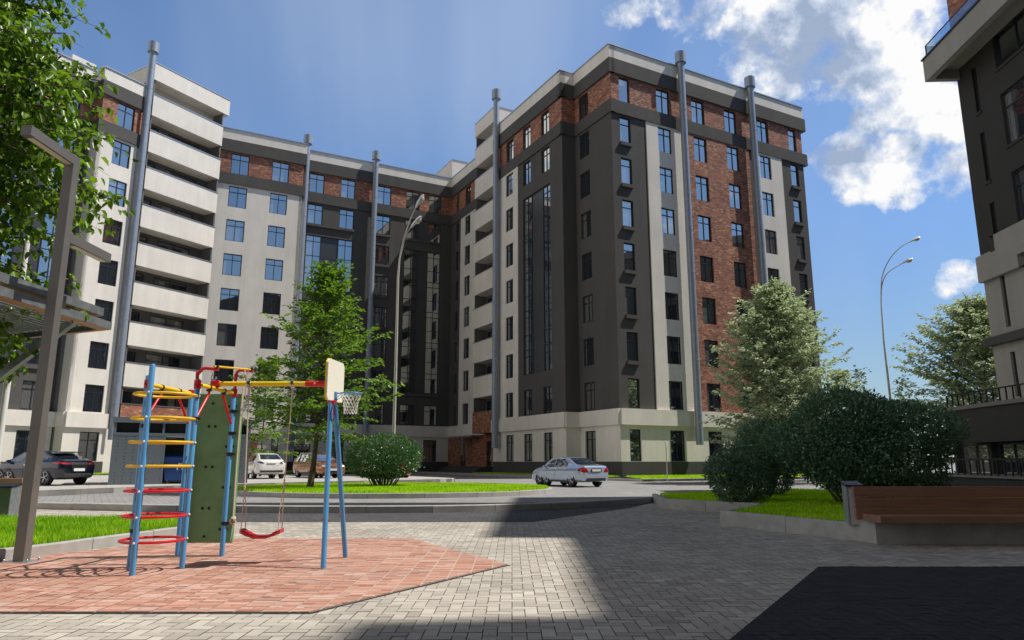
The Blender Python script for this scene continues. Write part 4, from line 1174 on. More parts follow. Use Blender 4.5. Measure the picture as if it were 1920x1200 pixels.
# top bars with braces
def bar(p, q, r=.026, mat='yellow', name='top_bar'):
    m = MB(); m.tube([p, q], r, 12); return pp(name, m, M[mat])
zt = 2.115
a2, b2 = Vector((A2.x, A2.y, zt)), Vector((B2.x, B2.y, zt - .02)); b1, c1_ = Vector((B_.x, B_.y, zt - .01)), Vector((Cp.x, Cp.y, zt - .01))
bar(a2, b2); bar(b1, c1_)
for p in (a2, b2, b1, c1_):
    m = MB(); m.lathe(p, [(.041, -.05), (.041, .05)], 14); pp('collar', m, M['red'])
    d = (b2 - a2).normalized() if p in (a2, b2) else (c1_ - b1).normalized()
    sgn = 1 if p in (a2, b1) else -1
    m = MB(); sphere_caps(m, [p + d * .05 * sgn + Vector((.03, 0, 0)), p - d * .048 * sgn], .013); pp('bolt', m, M['black'])
for P_, Q_ in ((a2, b2), (b1, c1_)):
    for t, e in ((.30, 0), (.70, 1)):
        p = P_.lerp(Q_, t); end = P_ if e == 0 else Q_
        q = Vector((end.x, end.y, 1.70)) + (Q_ - P_).normalized() * (.035 if e == 0 else -.035)
        m = MB(); m.tube([p - Vector((0, 0, .03)), p - Vector((0, 0, .09)), p.lerp(q, .25) - Vector((0, 0, .06)), p.lerp(q, .9), q.lerp(Vector((end.x, end.y, 1.69)), .3)], .016, 10); pp('brace', m, M['red'])
        m = MB(); dd = (Q_ - P_).normalized(); m.tube([p - dd * .014, p + dd * .014], .033, 12); m.box((p.x, p.y, p.z - .04), (.05, .05, .02)); pp('clamp', m, M['black'])
# hooked pull-up bar
hk = []
for p in (B_, Cp):
    x1 = p.x + .235; dz_ = -.05 if p is B_ else .06
    pts = [(p.x + .01, p.y, 2.05), (p.x + .008, p.y, 2.26)] + [(p.x + .008 + .07 * (1 - cos(a)), p.y, 2.28 + .07 * sin(a)) for a in np.linspace(0, pi / 2, 6)] + [(x1, p.y, 2.335)]
    pts = [(a, b, c + dz_ if i > 1 else c) for i, (a, b, c) in enumerate(pts)]
    if p is B_: pts = [(q[0] - .02 if i < 2 else q[0], q[1], q[2]) for i, q in enumerate(pts)]
    m = MB(); m.tube(pts, .020, 10); pp('hooked_bracket', m, M['red']); hk.append(Vector((x1 - .03, p.y, 2.35 + dz_)))
bar(hk[0] + Vector((0, -.06, .015)), hk[1] + Vector((0, .06, .015)), .0125, 'amber', 'pull_up_bar')
for h in hk:
    m = MB(); m.tube([h + Vector((0, .012 * 0, .03)) + Vector((.022 * sin(a), 0, .03 * cos(a) - .03)) for a in np.linspace(-2.3, 2.3, 12)], .006, 6); pp('shackle', m, M['chrome'])
    m = MB(); m.box((h.x + .01, h.y, h.z + .01), (.035, .05, .05), bev=.008); pp('clamp', m, M['black'])
# climbing wall
m = MB(); pn = Vector((.0, 1, 0))
cx0, cx1, py = -4.36, -3.63, 9.66
m.box(((cx0 + cx1) / 2, py + .013, 1.135), (cx1 - cx0, .05, 1.93), bev=.004)
pnl = pp('climbing_panel', m, M['green'])
for i in range(7):
    for xx in ((-4.05, ) if i % 2 else (-3.80,)):
        for k in (0, 1):
            b = MB(); b.lathe((xx + k * .085, py - .012, 1.93 - i * .265), [(.019, 0), (.019, -.006), (.011, -.008), (.010, -.02)], 8, axis='y'); b.build('grip_bolt', M['black'], pnl, org)
for xx, z in ((-4.02, 1.97), (-4.0, .25)):
    b = MB(); b.lathe((xx, py - .012, z), [(.016, 0), (.014, -.02)], 8, axis='y'); b.build('grip_bolt', M['black'], pnl, org)
# swing beam and A-frame
zb = 2.165
bar((-3.742, 9.0, zb), (-2.60, 9.0, zb), .031, 'yellow', 'swing_beam')
m = MB(); m.tube([(-2.60, 9.0, zb), (-2.26, 9.0, zb)], .036, 12); m.tube([(-2.36, 9.0, zb - .02), (-2.30, 9.0, zb - .05), (-2.275, 9.0, zb - .12), (-2.27, 9, zb - .2)], .03, 8)
sb = pp('beam_sleeve', m, M['red'])
m = MB(); sphere_caps(m, [(-2.66, 8.966, zb), (-2.48, 8.962, zb)], .014); pp('bolt', m, M['steel'])
m = MB(); m.box((-3.735, 9.0, zb), (.11, .10, .085), bev=.012); pp('collar', m, M['red'])
m = MB(); sphere_caps(m, [(-3.77, 8.965, zb + .045), (-3.70, 8.965, zb + .045), (-3.77, 8.965, zb - .045), (-3.70, 8.965, zb - .045)], .012); pp('bolt', m, M['black'])
m = MB(); m.box((-2.255, 9.0, 1.935), (.085, .16, .045), bev=.01); m.box((-2.30, 9.0, 2.1), (.05, .10, .26), bev=.01); m.box((-2.247, 9.0, 1.84), (.022, .05, .20), bev=.006); pp('bracket', m, M['red'])
for base, top, bz in ((Vector((-2.144, 8.512, -.01)), Vector((-2.262, 8.95, 1.94)), .52), (Vector((-2.109, 9.472, -.01)), Vector((-2.225, 9.03, 1.90)), .52)):
    m = MB(); m.tube([base, top], .031, 14); o = pp('leg', m, M['blue'])
    q = base.lerp(top, .28); b = MB(); sphere_caps(b, [(q.x - .034, q.y - .012, q.z), (q.x + .034, q.y + .012, q.z)], .013); b.build('bolt', M['red'], o, org)
# board, hoop and net
m = MB()
u = Vector((.06, .60, 0)).normalized(); bo = Vector((-2.24, 9.03, 2.205)); nrm_ = Vector((u.y, -u.x, 0))
def board(m, t0, t1, g):
    w, h, c = .30 + g, .255 + g, .05
    o2 = [(-w, -h + c), (-w + c, -h), (w - c, -h), (w, -h + c), (w, h - c), (w - c, h), (-w + c, h), (-w, h - c)]
    m.rings([[bo + u * a + Vector((0, 0, b)) + nrm_ * t for a, b in o2] for t in (t0, t1)])
board(m, -.006, .012, 0); bd = pp('backboard', m, M['cream'])
m = MB(); board(m, -.022, -.0062, .003); m.build('board_edge', M['yellow'], bd, org)
hc = bo + nrm_ * .205 + u * .03 + Vector((0, 0, -.155)); hr = .135
m = MB(); m.tube([(hc.x + hr * cos(2 * pi * k / 28), hc.y + hr * sin(2 * pi * k / 28), hc.z) for k in range(28)], .0085, 7, closed=True)
f0 = bo + nrm_ * .018 + Vector((0, 0, -.155))
m.box(tuple(f0 + u * .0 + Vector((0, 0, -.045))), (.012, .085, .125), math.atan2(u.y, u.x) - pi / 2)
for s_ in (-.035, .035): m.tube([f0 + u * s_ + nrm_ * .005, hc - nrm_ * hr * .93 + u * s_], .006, 6)
for s_ in (-.03, .03): m.tube([f0 + u * s_ + Vector((0, 0, -.09)), hc - nrm_ * hr * .75 + u * s_ * 2], .0035, 5)
hp = pp('hoop', m, M['blue'])
m = MB(); nn = 14; lev = [(hr * .97, -.008), (hr * .86, -.055), (hr * .74, -.10), (hr * .66, -.145), (hr * .60, -.19), (hr * .585, -.235), (hr * .60, -.26)]
def npt(i, k): a = 2 * pi * (k + .5 * (i % 2)) / nn; return (hc.x + lev[i][0] * cos(a), hc.y + lev[i][0] * sin(a), hc.z + lev[i][1])
for i in range(len(lev) - 1):
    for k in range(nn):
        s_ = i % 2
        m.tube([npt(i, k), npt(i + 1, k)], .0034, 4, cap=False); m.tube([npt(i, k), npt(i + 1, k + (1 if s_ else -1))], .0034, 4, cap=False)
m.build('net', M['white'], hp, org)

# swing
so = (-3.03, 9.0, 0)
SW = thing('swing', 'red curved swing seat hanging on pale ropes from the yellow beam', 'swing', so)
m = MB(); ns = 22; rs = []
for k in range(ns + 1):
    t = -1 + 2 * k / ns; x = -3.035 + .243 * t; z = .316 + .075 * max(0, (abs(t) - .3) / .7) ** 1.15 * (1.0 if abs(t) < .98 else .97); th = .022 if abs(t) < .55 else .03
    hw = .085 * (1 - .12 * t * t)
    rs.append([(x, 9 - hw, z - th), (x, 9 + hw, z - th), (x, 9 + hw * 1.06, z), (x, 9 + hw * .94, z + th * .6), (x, 9 - hw * .94, z + th * .6), (x, 9 - hw * 1.06, z)])
m.rings(rs, smooth=True); m.build('seat', M['red'], SW, so)
for xt, xb, kn in ((-3.312, -3.262, .86), (-2.762, -2.815, .92)):
    m = MB(); kx = xt + (xb - xt) * .66
    top = Vector((xt, 9.0, 2.09)); kp = Vector((kx, 9.0, kn)); dbl = []
    pts = [top.lerp(kp, k / 10) for k in range(11)]; m.tube(pts, .0075, 6)
    for dy in (-.075, .075): m.tube([kp, Vector((xb, 9 + dy * .8, .62)), Vector((xb, 9 + dy, .36))], .006, 6)
    for k in range(6): m.tube([kp + Vector((.008 * cos(k), .008 * sin(k), .02 * k - .03)), kp + Vector((.008 * cos(k + 3), .008 * sin(k + 3), .02 * k - .02))], .011, 5)
    m.tube([top + Vector((0, 0, .02)), top - Vector((0, 0, .13))], .0125, 7)
    m.build('rope', M['rope'], SW, so)
    m = MB(); m.box((xt, 9.0, zb - .005), (.036, .078, .10), bev=.008); m.tube([(xt, 9.0, 2.10), (xt, 9, 2.07)], .012, 6); m.tube([(xt - .02, 9.0, zb), (xt - .026, 9, zb)], .043, 14)
    h = m.build('hanger', M['chrome'], SW, so)
    m = MB(); m.box((xt, 8.958, zb + .01), (.016, .01, .035)); m.build('hanger_slot', M['black'], h, so)
# rope and rings on the pull-up bar
ro = (-3.52, 9.5, 0)
RP = thing('climbing_rope', 'pale climbing rope with a knot at its lower end beside the green climbing wall', 'rope', ro)
h = hk[1] + Vector((-.07, -.03, 0)); lo = Vector((-3.525, 9.35, .40)); m = MB()
pts = [h + Vector((0, 0, .01))] + [h.lerp(lo, k / 12) + Vector((-.012 * sin(k / 12 * pi), 0, 0)) for k in range(1, 13)]
m.tube(pts, .0095, 7); m.tube([lo, lo + Vector((-.012, 0, -.18))], .006, 5)
for k in range(7): m.tube([lo + Vector((.028 * cos(a * 1.1 + k), .028 * sin(a + k * 2), .05 + .014 * k * .6 + .02 * sin(a + k))) for a in np.linspace(0, 4, 7)], .010, 5)
m.build('rope', M['rope'], RP, ro)
RG = thing('trapeze', 'small steel trapeze hanging on short ropes by the red hooked bar', 'trapeze', ro)
m = MB(); h2 = hk[1] + Vector((.0, -.12, 0))
for s_ in (-1, 1): m.tube([h2 + Vector((.012 * s_, 0, .01)), h2 + Vector((0, 0, -.10))], .003, 4)
m.tube([h2 + Vector((0, 0, -.09)), h2 + Vector((-.003, 0, -.30)), h2 + Vector((-.006, 0, -.36))], .009, 6); m.build('rope', M['rope'], RG, ro)
m = MB(); q = h2 + Vector((-.006, 0, -.36))
m.tube([q, q + Vector((.02, 0, -.05)), q + Vector((.0, .03, -.09)), q + Vector((-.03, .06, -.16)), q + Vector((-.035, .07, -.20)), q + Vector((.02, -.07, -.21)), q + Vector((.0, -.05, -.13)), q + Vector((.012, 0, -.08))], .008, 6); m.build('trapeze_bar', M['galv'], RG, ro)
RG2 = thing('carabiner', 'steel carabiner and loop hanging from the left red hooked bar', 'carabiner', (-3.5, 8.5, 0))
m = MB(); h3 = hk[0] + Vector((-.035, 0, 0))
for s_ in (-1, 1): m.tube([h3 + Vector((.025 * s_, 0, 0)), h3 + Vector((0, 0, -.08))], .003, 4)
m.tube([h3 + Vector((.014 * sin(a), 0, -.115 + .035 * cos(a))) for a in np.linspace(0, 2 * pi, 14)], .005, 5, closed=False); m.build('wire_loop', M['steel'], RG2, (-3.5, 8.5, 0))

# ------------------------------------------------------------------ lamp posts
lo_ = (-5.97, 9.1, 0)
LP = thing('light_post', 'square bronze-grey light post with two lamp arms, front left beside the lawn', 'lamp post', lo_)
m = MB(); m.box((-5.97, 9.1, 2.60), (.134, .134, 5.2), bev=.004); m.build('post', M['post'], LP, lo_)
m = MB(); m.box((-5.97, 9.1, .009), (.36, .30, .018), bev=.004); p_ = m.build('base_plate', M['galv'], LP, lo_)
b = MB()
for sx, sy_ in ((-1, -1), (1, -1), (-1, 1), (1, 1)): b.lathe((-5.97 + sx * .14, 9.1 + sy_ * .11, .018), [(.014, 0), (.014, .02), (.006, .03)], 6)
b.build('bolt', M['steel'], p_, lo_)
for z, y0, y1 in ((5.27, 8.16, 9.167), (4.14, 9.167, 10.15)):
    zc = 5.135 if z > 5 else z
    m = MB(); m.box((-5.97, (y0 + y1) / 2, z - .0 if z < 5 else 5.2 + .0), (.132, y1 - y0, .13), bev=.003); a_ = m.build('lamp_arm', M['post'], LP, lo_)
    zz = (z if z < 5 else 5.2) - .066
    m = MB(); m.box((-5.97, (y0 + y1) / 2 + (-.02 if z > 5 else .04), zz), (.085, y1 - y0 - .22, .008)); m.build('lens', M['led'], a_, lo_)

def street_lamp(base, label, pole, arms):
    o = base; root = thing('street_lamp', label, 'street lamp', o, group='curved double street lamps')
    m = MB(); k = len(pole); m.tube(pole, [.085 - .045 * i / (k - 1) for i in range(k)], 10); m.lathe((o[0], o[1], o[2]), [(.14, 0), (.14, .02), (.1, .03), (.1, .6), (.08, .62)], 12)
    pl = m.build('pole', M['lamp'], root, o)
    for pts in arms:
        m = MB(); P_ = [Vector(p) for p in pts]
        # smooth the arm
        sm = []
        for i in range(len(P_) - 1):
            p0, p1, p2, p3 = P_[max(i - 1, 0)], P_[i], P_[i + 1], P_[min(i + 2, len(P_) - 1)]
            for t in (0, .25, .5, .75):
                sm.append(.5 * ((2 * p1) + (-p0 + p2) * t + (2 * p0 - 5 * p1 + 4 * p2 - p3) * t * t + (-p0 + 3 * p1 - 3 * p2 + p3) * t ** 3))
        sm.append(P_[-1])
        m.tube(sm, [.04 - .014 * i / (len(sm) - 1) for i in range(len(sm))], 8); arm = m.build('arm', M['lamp'], root, o)
        d = (P_[-1] - P_[-2]).normalized(); d = Vector((d.x, d.y, d.z * .75)).normalized(); s_ = Vector((0, 1, 0)); up = d.cross(s_) * -1
        if up.z < 0: up = -up
        e = P_[-1]
        def sec(t, w, hu, hd): return [e + d * t + s_ * (w * cos(a)) + up * ((hu if sin(a) > 0 else hd) * sin(a)) for a in np.linspace(0, 2 * pi, 12, endpoint=False)]
        m = MB(); m.rings([sec(-.04, .045, .04, .04), sec(.06, .09, .07, .05), sec(.22, .14, .10, .03), sec(.5, .155, .11, .03), sec(.66, .13, .08, .03), sec(.72, .06, .03, .02)], smooth=True)
        hd = m.build('lamp_head', M['lamp_head'], arm, o)
        m = MB(); m.rings([sec(.27, .10, .0, .09), sec(.36, .125, .0, .15), sec(.52, .12, .0, .15), sec(.62, .07, .0, .08)], smooth=True); m.build('glass_bowl', M['bowl'], arm, o)
M['lamp_head'] = plain('lamp housing', (.82, .81, .78), .3, .05)
M['bowl'] = plain('lamp bowl', (.75, .75, .70), .08, .25)
street_lamp((-5.40, 33, .15), 'double street lamp in front of the inner corner of the houses, behind the green shrub', [(-5.40, 33, .15), (-5.40, 33, 5), (-5.43, 33, 9.8), (-5.39, 33, 10.7)],
            [[(-5.39, 33, 10.7), (-5.21, 33, 11.72), (-5.0, 33, 12.5), (-4.78, 33, 13.08), (-4.66, 33, 13.35)], [(-5.39, 33, 10.7), (-5.27, 33, 11.3), (-5.12, 33, 11.9), (-4.97, 33, 12.18), (-4.86, 33, 12.34)]])
street_lamp((23.78, 45, .1), 'double street lamp alone against the sky, between the pale trees at the right', [(23.78, 45, .1), (23.76, 45, 5.7), (23.72, 45, 8.7), (23.80, 45, 11.2)],
            [[(23.80, 45, 11.2), (24.02, 45, 12.9), (24.6, 45, 14.1), (25.4, 45, 14.95), (26.15, 45, 15.38)], [(23.80, 45, 11.2), (23.95, 45, 12.3), (24.26, 45, 13.05), (24.73, 45, 13.48), (25.5, 45, 13.92)]])
# small sign on a post
so2 = (9.55, 45.0, 0)
SG = thing('road_sign', 'small white sign on a thin post, seen nearly edge-on before the corner house', 'sign', so2)
m = MB(); m.lathe((9.55, 45.0, 0), [(.03, 0), (.03, 2.35), (.01, 2.37)], 10); m.build('post', M['lamp'], SG, so2)
m = MB(); m.lathe((9.52, 44.95, 2.25), [(.001, -.012), (.24, -.012), (.25, 0), (.24, .012), (.001, .012)], 20, axis='x'); o = m.build('sign_plate', M['white'], SG, so2); 

M['galv_dark'] = plain('weathered steel sheet', (.20, .22, .22), .5, .4, .25, 7)
# ------------------------------------------------------------------ pergola
po_ = (-8.5, 11.5, 0)
PG = thing('pergola', 'steel and timber pergola roof on a white post, behind the light post', 'pergola', po_)
c0 = Vector((-6.42, 11.0, 0)); e1 = azv(182) ; e2 = azv(-66)
def slat_frame(zb_, c0, la, lb, name):
    m = MB(); t = .12; w = .16
    q = [c0, c0 + e1 * la, c0 + e1 * la + e2 * lb, c0 + e2 * lb]
    cen = (q[0] + q[2]) / 2
    def ring_at(f): f = f * .8; return [p + (cen - p).normalized() * f for p in q]
    inn = ring_at(.28)
    wood = MB()
    for i in range(4):
        a, b_, c_, d_ = q[i], q[(i + 1) % 4], inn[(i + 1) % 4], inn[i]
        m.face([(a.x, a.y, zb_), (b_.x, b_.y, zb_), (b_.x, b_.y, zb_ + t), (a.x, a.y, zb_ + t)]); m.face([(a.x, a.y, zb_ + t), (b_.x, b_.y, zb_ + t), (c_.x, c_.y, zb_ + t), (d_.x, d_.y, zb_ + t)])
        m.face([(d_.x, d_.y, zb_), (c_.x, c_.y, zb_), (c_.x, c_.y, zb_ + t), (d_.x, d_.y, zb_ + t)])
        wood.face([(a.x, a.y, zb_ - .002), (d_.x, d_.y, zb_ - .002), (c_.x, c_.y, zb_ - .002), (b_.x, b_.y, zb_ - .002)])
    f = m.build('roof_frame', M['galv_dark'], PG, po_); wood.build('timber_soffit', M['wood_red'], f, po_)
    s_ = MB(); n = int(lb / .14)
    for k in range(1, n):
        a = inn[0].lerp(inn[3], k / n); b_ = inn[1].lerp(inn[2], k / n); s_.tube([(a.x, a.y, zb_ + .08), (b_.x, b_.y, zb_ + .08)], .022, 4, smooth=False)
    s_.build('slat', M['galv_dark'], f, po_)
slat_frame(3.45, c0, 2.6, 6.0, 'upper'); slat_frame(3.25, c0 + Vector((.08, .12, 0)), 2.6, 6.0, 'lower')
m = MB(); m.tube([(-8.49, 12, 0), (-8.49, 12, 5.0)], .052, 14); m.build('post', M['white'], PG, po_)
m = MB(); a, b_ = Vector((-8.9, 11.05, 1.70)), Vector((-6.75, 10.9, 3.40)); d = (b_ - a).normalized(); uu = Vector((-d.z, 0, d.x))
m.rings([[p + uu * .05 + Vector((0, .05, 0)), p + uu * .05 - Vector((0, .05, 0)), p - uu * .05 - Vector((0, .05, 0)), p - uu * .05 + Vector((0, .05, 0))] for p in (a, b_)]); m.build('brace', M['galv'], PG, po_)

# ------------------------------------------------------------------ benches and bins
def bench(o, label, x0, x1, yb, yf, mat, base_z, facing=1, name='bench'):
    root = thing('bench', label, 'bench', o)
    m = MB(); m.box(((x0 + x1) / 2 + .12, (yb + .28 + yf + .38) / 2, (.33 + base_z) / 2), (x1 - x0 - .12, .5, .33 - base_z)); m.build('base', M['concrete'], root, o)
    m = MB(); d = (yb - yf); n = 3
    for i in range(n): m.box(((x0 + x1) / 2 + .06, yf + d * (i + .5) / n, .38), (x1 - x0 - .06, d / n - .006, .10), bev=.006)
    m.build('seat', mat, root, o)
    m = MB()
    for i in range(3): m.box(((x0 + x1) / 2, yb + .03 + .012 * i, .335 + .165 * (i + .5)), (x1 - x0, .06, .160), bev=.005)
    m.build('backrest', mat, root, o)
bench((7.8, 11.1, 0), 'long dark timber bench with a concrete base, in the shade at the right', 5.24, 10.6, 11.25, 10.70, M['wood_bench'], .0)
lb_o = (-12.0, 15.3, .14)
root = thing('bench', 'sunlit reddish timber bench end behind the litter bin at the left edge', 'bench', lb_o)
m = MB()
for i in range(3): m.box((-12.15, 15.25, .33 + .18 * (i + .5)), (3.95, .06, .174), bev=.005)
m.build('backrest', M['wood_red'], root, lb_o)
m = MB(); m.box((-12.15, 15.55, .34), (3.95, .55, .09), bev=.006); m.build('seat', M['wood_red'], root, lb_o)
m = MB(); m.box((-12.15, 15.6, .22), (3.7, .4, .16)); m.build('base', M['concrete'], root, lb_o)
def bin_(o, label, w, d, h, rz, body):
    root = thing('litter_bin', label, 'litter bin', o)
    m = MB(); m.box((o[0], o[1], o[2] + h * .46), (w, d, h * .92), rz, bev=.012); bo_ = m.build('body', body, root, o)
    m = MB(); ca, sa = cos(rz), sin(rz)
    for s_ in (-1, 1): m.box((o[0] + s_ * (w / 2 + .006) * ca, o[1] + s_ * (w / 2 + .006) * sa, o[2] + h * .48), (.014, d + .02, h * .96), rz)
    m.build('side_frame', M['galv'], root, o)
    m = MB(); q = []
    for sx, sy_, z in ((-1, -1, h * .95), (1, -1, h * .95), (1, 1, h * 1.03), (-1, 1, h * 1.03)):
        x, y = sx * (w / 2 + .03), sy_ * (d / 2 + .03); q.append((o[0] + x * ca - y * sa, o[1] + x * sa + y * ca, o[2] + z))
    m.rings([[(x, y, z - .03) for x, y, z in q], q]); m.build('lid', M['black'], root, o)
bin_((5.38, 11.62, .24), 'slim metal litter bin with a dark tilted lid beside the shaded bench', .20, .30, .64, R(-12), plain('bin sheet', (.50, .50, .485), .45, .15, .08, 8))
bin_((-10.12, 14.6, .14), 'wide green-grey litter bin on the grass at the left edge', .46, .34, .62, R(8), plain('bin panel', (.10, .14, .085), .35, .2))

# ------------------------------------------------------------------ bin shelter and container
sh = Vector((-17.6, 31.9, .215)); FSh = Fr((sh.x, sh.y), U_AZ)
so3 = tuple(sh)
SH_ = thing('bin_shelter', 'grey perforated metal bin shelter with an open front, left behind the climbing frame', 'shelter', so3)
m = MB(); z0, z1 = .23, 2.35
fbox(m, FSh, .0, 2.05, -.08, 0, z0, z1); fbox(m, FSh, 4.75, 5.77, -.08, 0, z0, z1)
fbox(m, FSh, .0, .08, -4.2, -.081, z0, z1); fbox(m, FSh, 5.69, 5.77, -4.2, -.081, z0, z1); fbox(m, FSh, .081, 5.689, -4.2, -4.12, z0, z1)
m.build('panel', M['shed'], SH_, so3)
m = MB(); 
for s_ in (.0, 1.0, 2.05 - .09, 3.4, 4.75, 5.68): fbox(m, FSh, s_, s_ + .09, -.085, .005, z1 + .13, 2.92)
for s_ in (2.05, 4.67): fbox(m, FSh, s_, s_ + .08, -.083, .003, z0, z1)
fbox(m, FSh, -.01, 5.78, -.09, .01, z1, z1 + .13)
m.build('post', M['shed_plain'], SH_, so3)
m = MB(); fbox(m, FSh, -.06, 5.83, -4.3, .06, 2.92, 3.16); m.build('roof', M['shed_plain'], SH_, so3)
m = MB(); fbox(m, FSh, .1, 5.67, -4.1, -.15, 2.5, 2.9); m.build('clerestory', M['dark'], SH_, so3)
co = FSh.pt(2.85, -.75, .215); co = tuple(co)
WC = thing('waste_container', 'blue wheeled waste container with a pale recycling emblem inside the grey shelter', 'waste container', co)
FC = Fr((co[0], co[1]), U_AZ)
m = MB(); P = FC.pt
def crs(z, w, d0, d1): return [P(-w, d1, z), P(w, d1, z), P(w, d0, z), P(-w, d0, z)]
m.rings([crs(.36, .60, -.36, .36), crs(.9, .66, -.42, .42), crs(1.28, .70, -.46, .48), crs(1.36, .72, -.48, .50)]); bdy = m.build('body', plain('blue plastic', (.008, .05, .23), .35, 0, .1, 2), WC, co)
m = MB(); m.rings([crs(1.361, .735, -.5, .52), crs(1.43, .735, -.5, .52), crs(1.52, .68, -.42, .3)]); m.build('lid', plain('blue plastic lid', (.012, .075, .30), .35), WC, co)
for sx in (-.5, .5):
    for sy_ in (-.32, .36):
        m = MB(); q = P(sx, sy_, .215 + .085); m.lathe((q.x, q.y, q.z), [(.05, -.025), (.085, -.02), (.085, .02), (.05, .025)], 12, axis='x'); w_ = m.build('wheel', M['rubber'], WC, co)
        m = MB(); m.box((q.x, q.y, q.z + .05), (.05, .03, .12)); m.build('fork', M['steel'], w_, co)
# three chasing arrows
m = MB(); ec = P(-.22, 0, .98)
def ep(x, z): q = P(-.02 + x, .455 + (z) * .15, .98 + z); return q
for k in range(3):
    a = pi / 2 + k * 2 * pi / 3
    def rot(x, y): return (x * cos(a) - y * sin(a), x * sin(a) + y * cos(a))
    for quad in ([(.115, -.075), (.15, -.075), (.15, .03), (.115, .045)], [(.10, .03), (.185, .03), (.125, .10)]):
        m.face([ep(*rot(x, y)) for x, y in quad])
m.build('recycling_emblem', M['white'], bdy, co)

# ------------------------------------------------------------------ cars
def smooth_profile(pts, n):
    xs = np.array([p[0] for p in pts]); out = []
    q = np.linspace(xs[0], xs[-1], n)
    cols = []
    for c in range(1, len(pts[0])):
        y = np.array([p[c] for p in pts]); d = np.diff(y) / np.diff(xs)
        mth = np.zeros(len(y)); mth[0], mth[-1] = d[0], d[-1]
        for i in range(1, len(y) - 1):
            if d[i - 1] * d[i] > 0: mth[i] = 2 * d[i - 1] * d[i] / (d[i - 1] + d[i])
        r = np.zeros(n)
        for j, x in enumerate(q):
            i = min(max(np.searchsorted(xs, x) - 1, 0), len(xs) - 2); h = xs[i + 1] - xs[i]; t = (x - xs[i]) / h
            r[j] = (2 * t ** 3 - 3 * t ** 2 + 1) * y[i] + (t ** 3 - 2 * t ** 2 + t) * h * mth[i] + (-2 * t ** 3 + 3 * t ** 2) * y[i + 1] + (t ** 3 - t ** 2) * h * mth[i + 1]
        cols.append(r)
    return q, cols

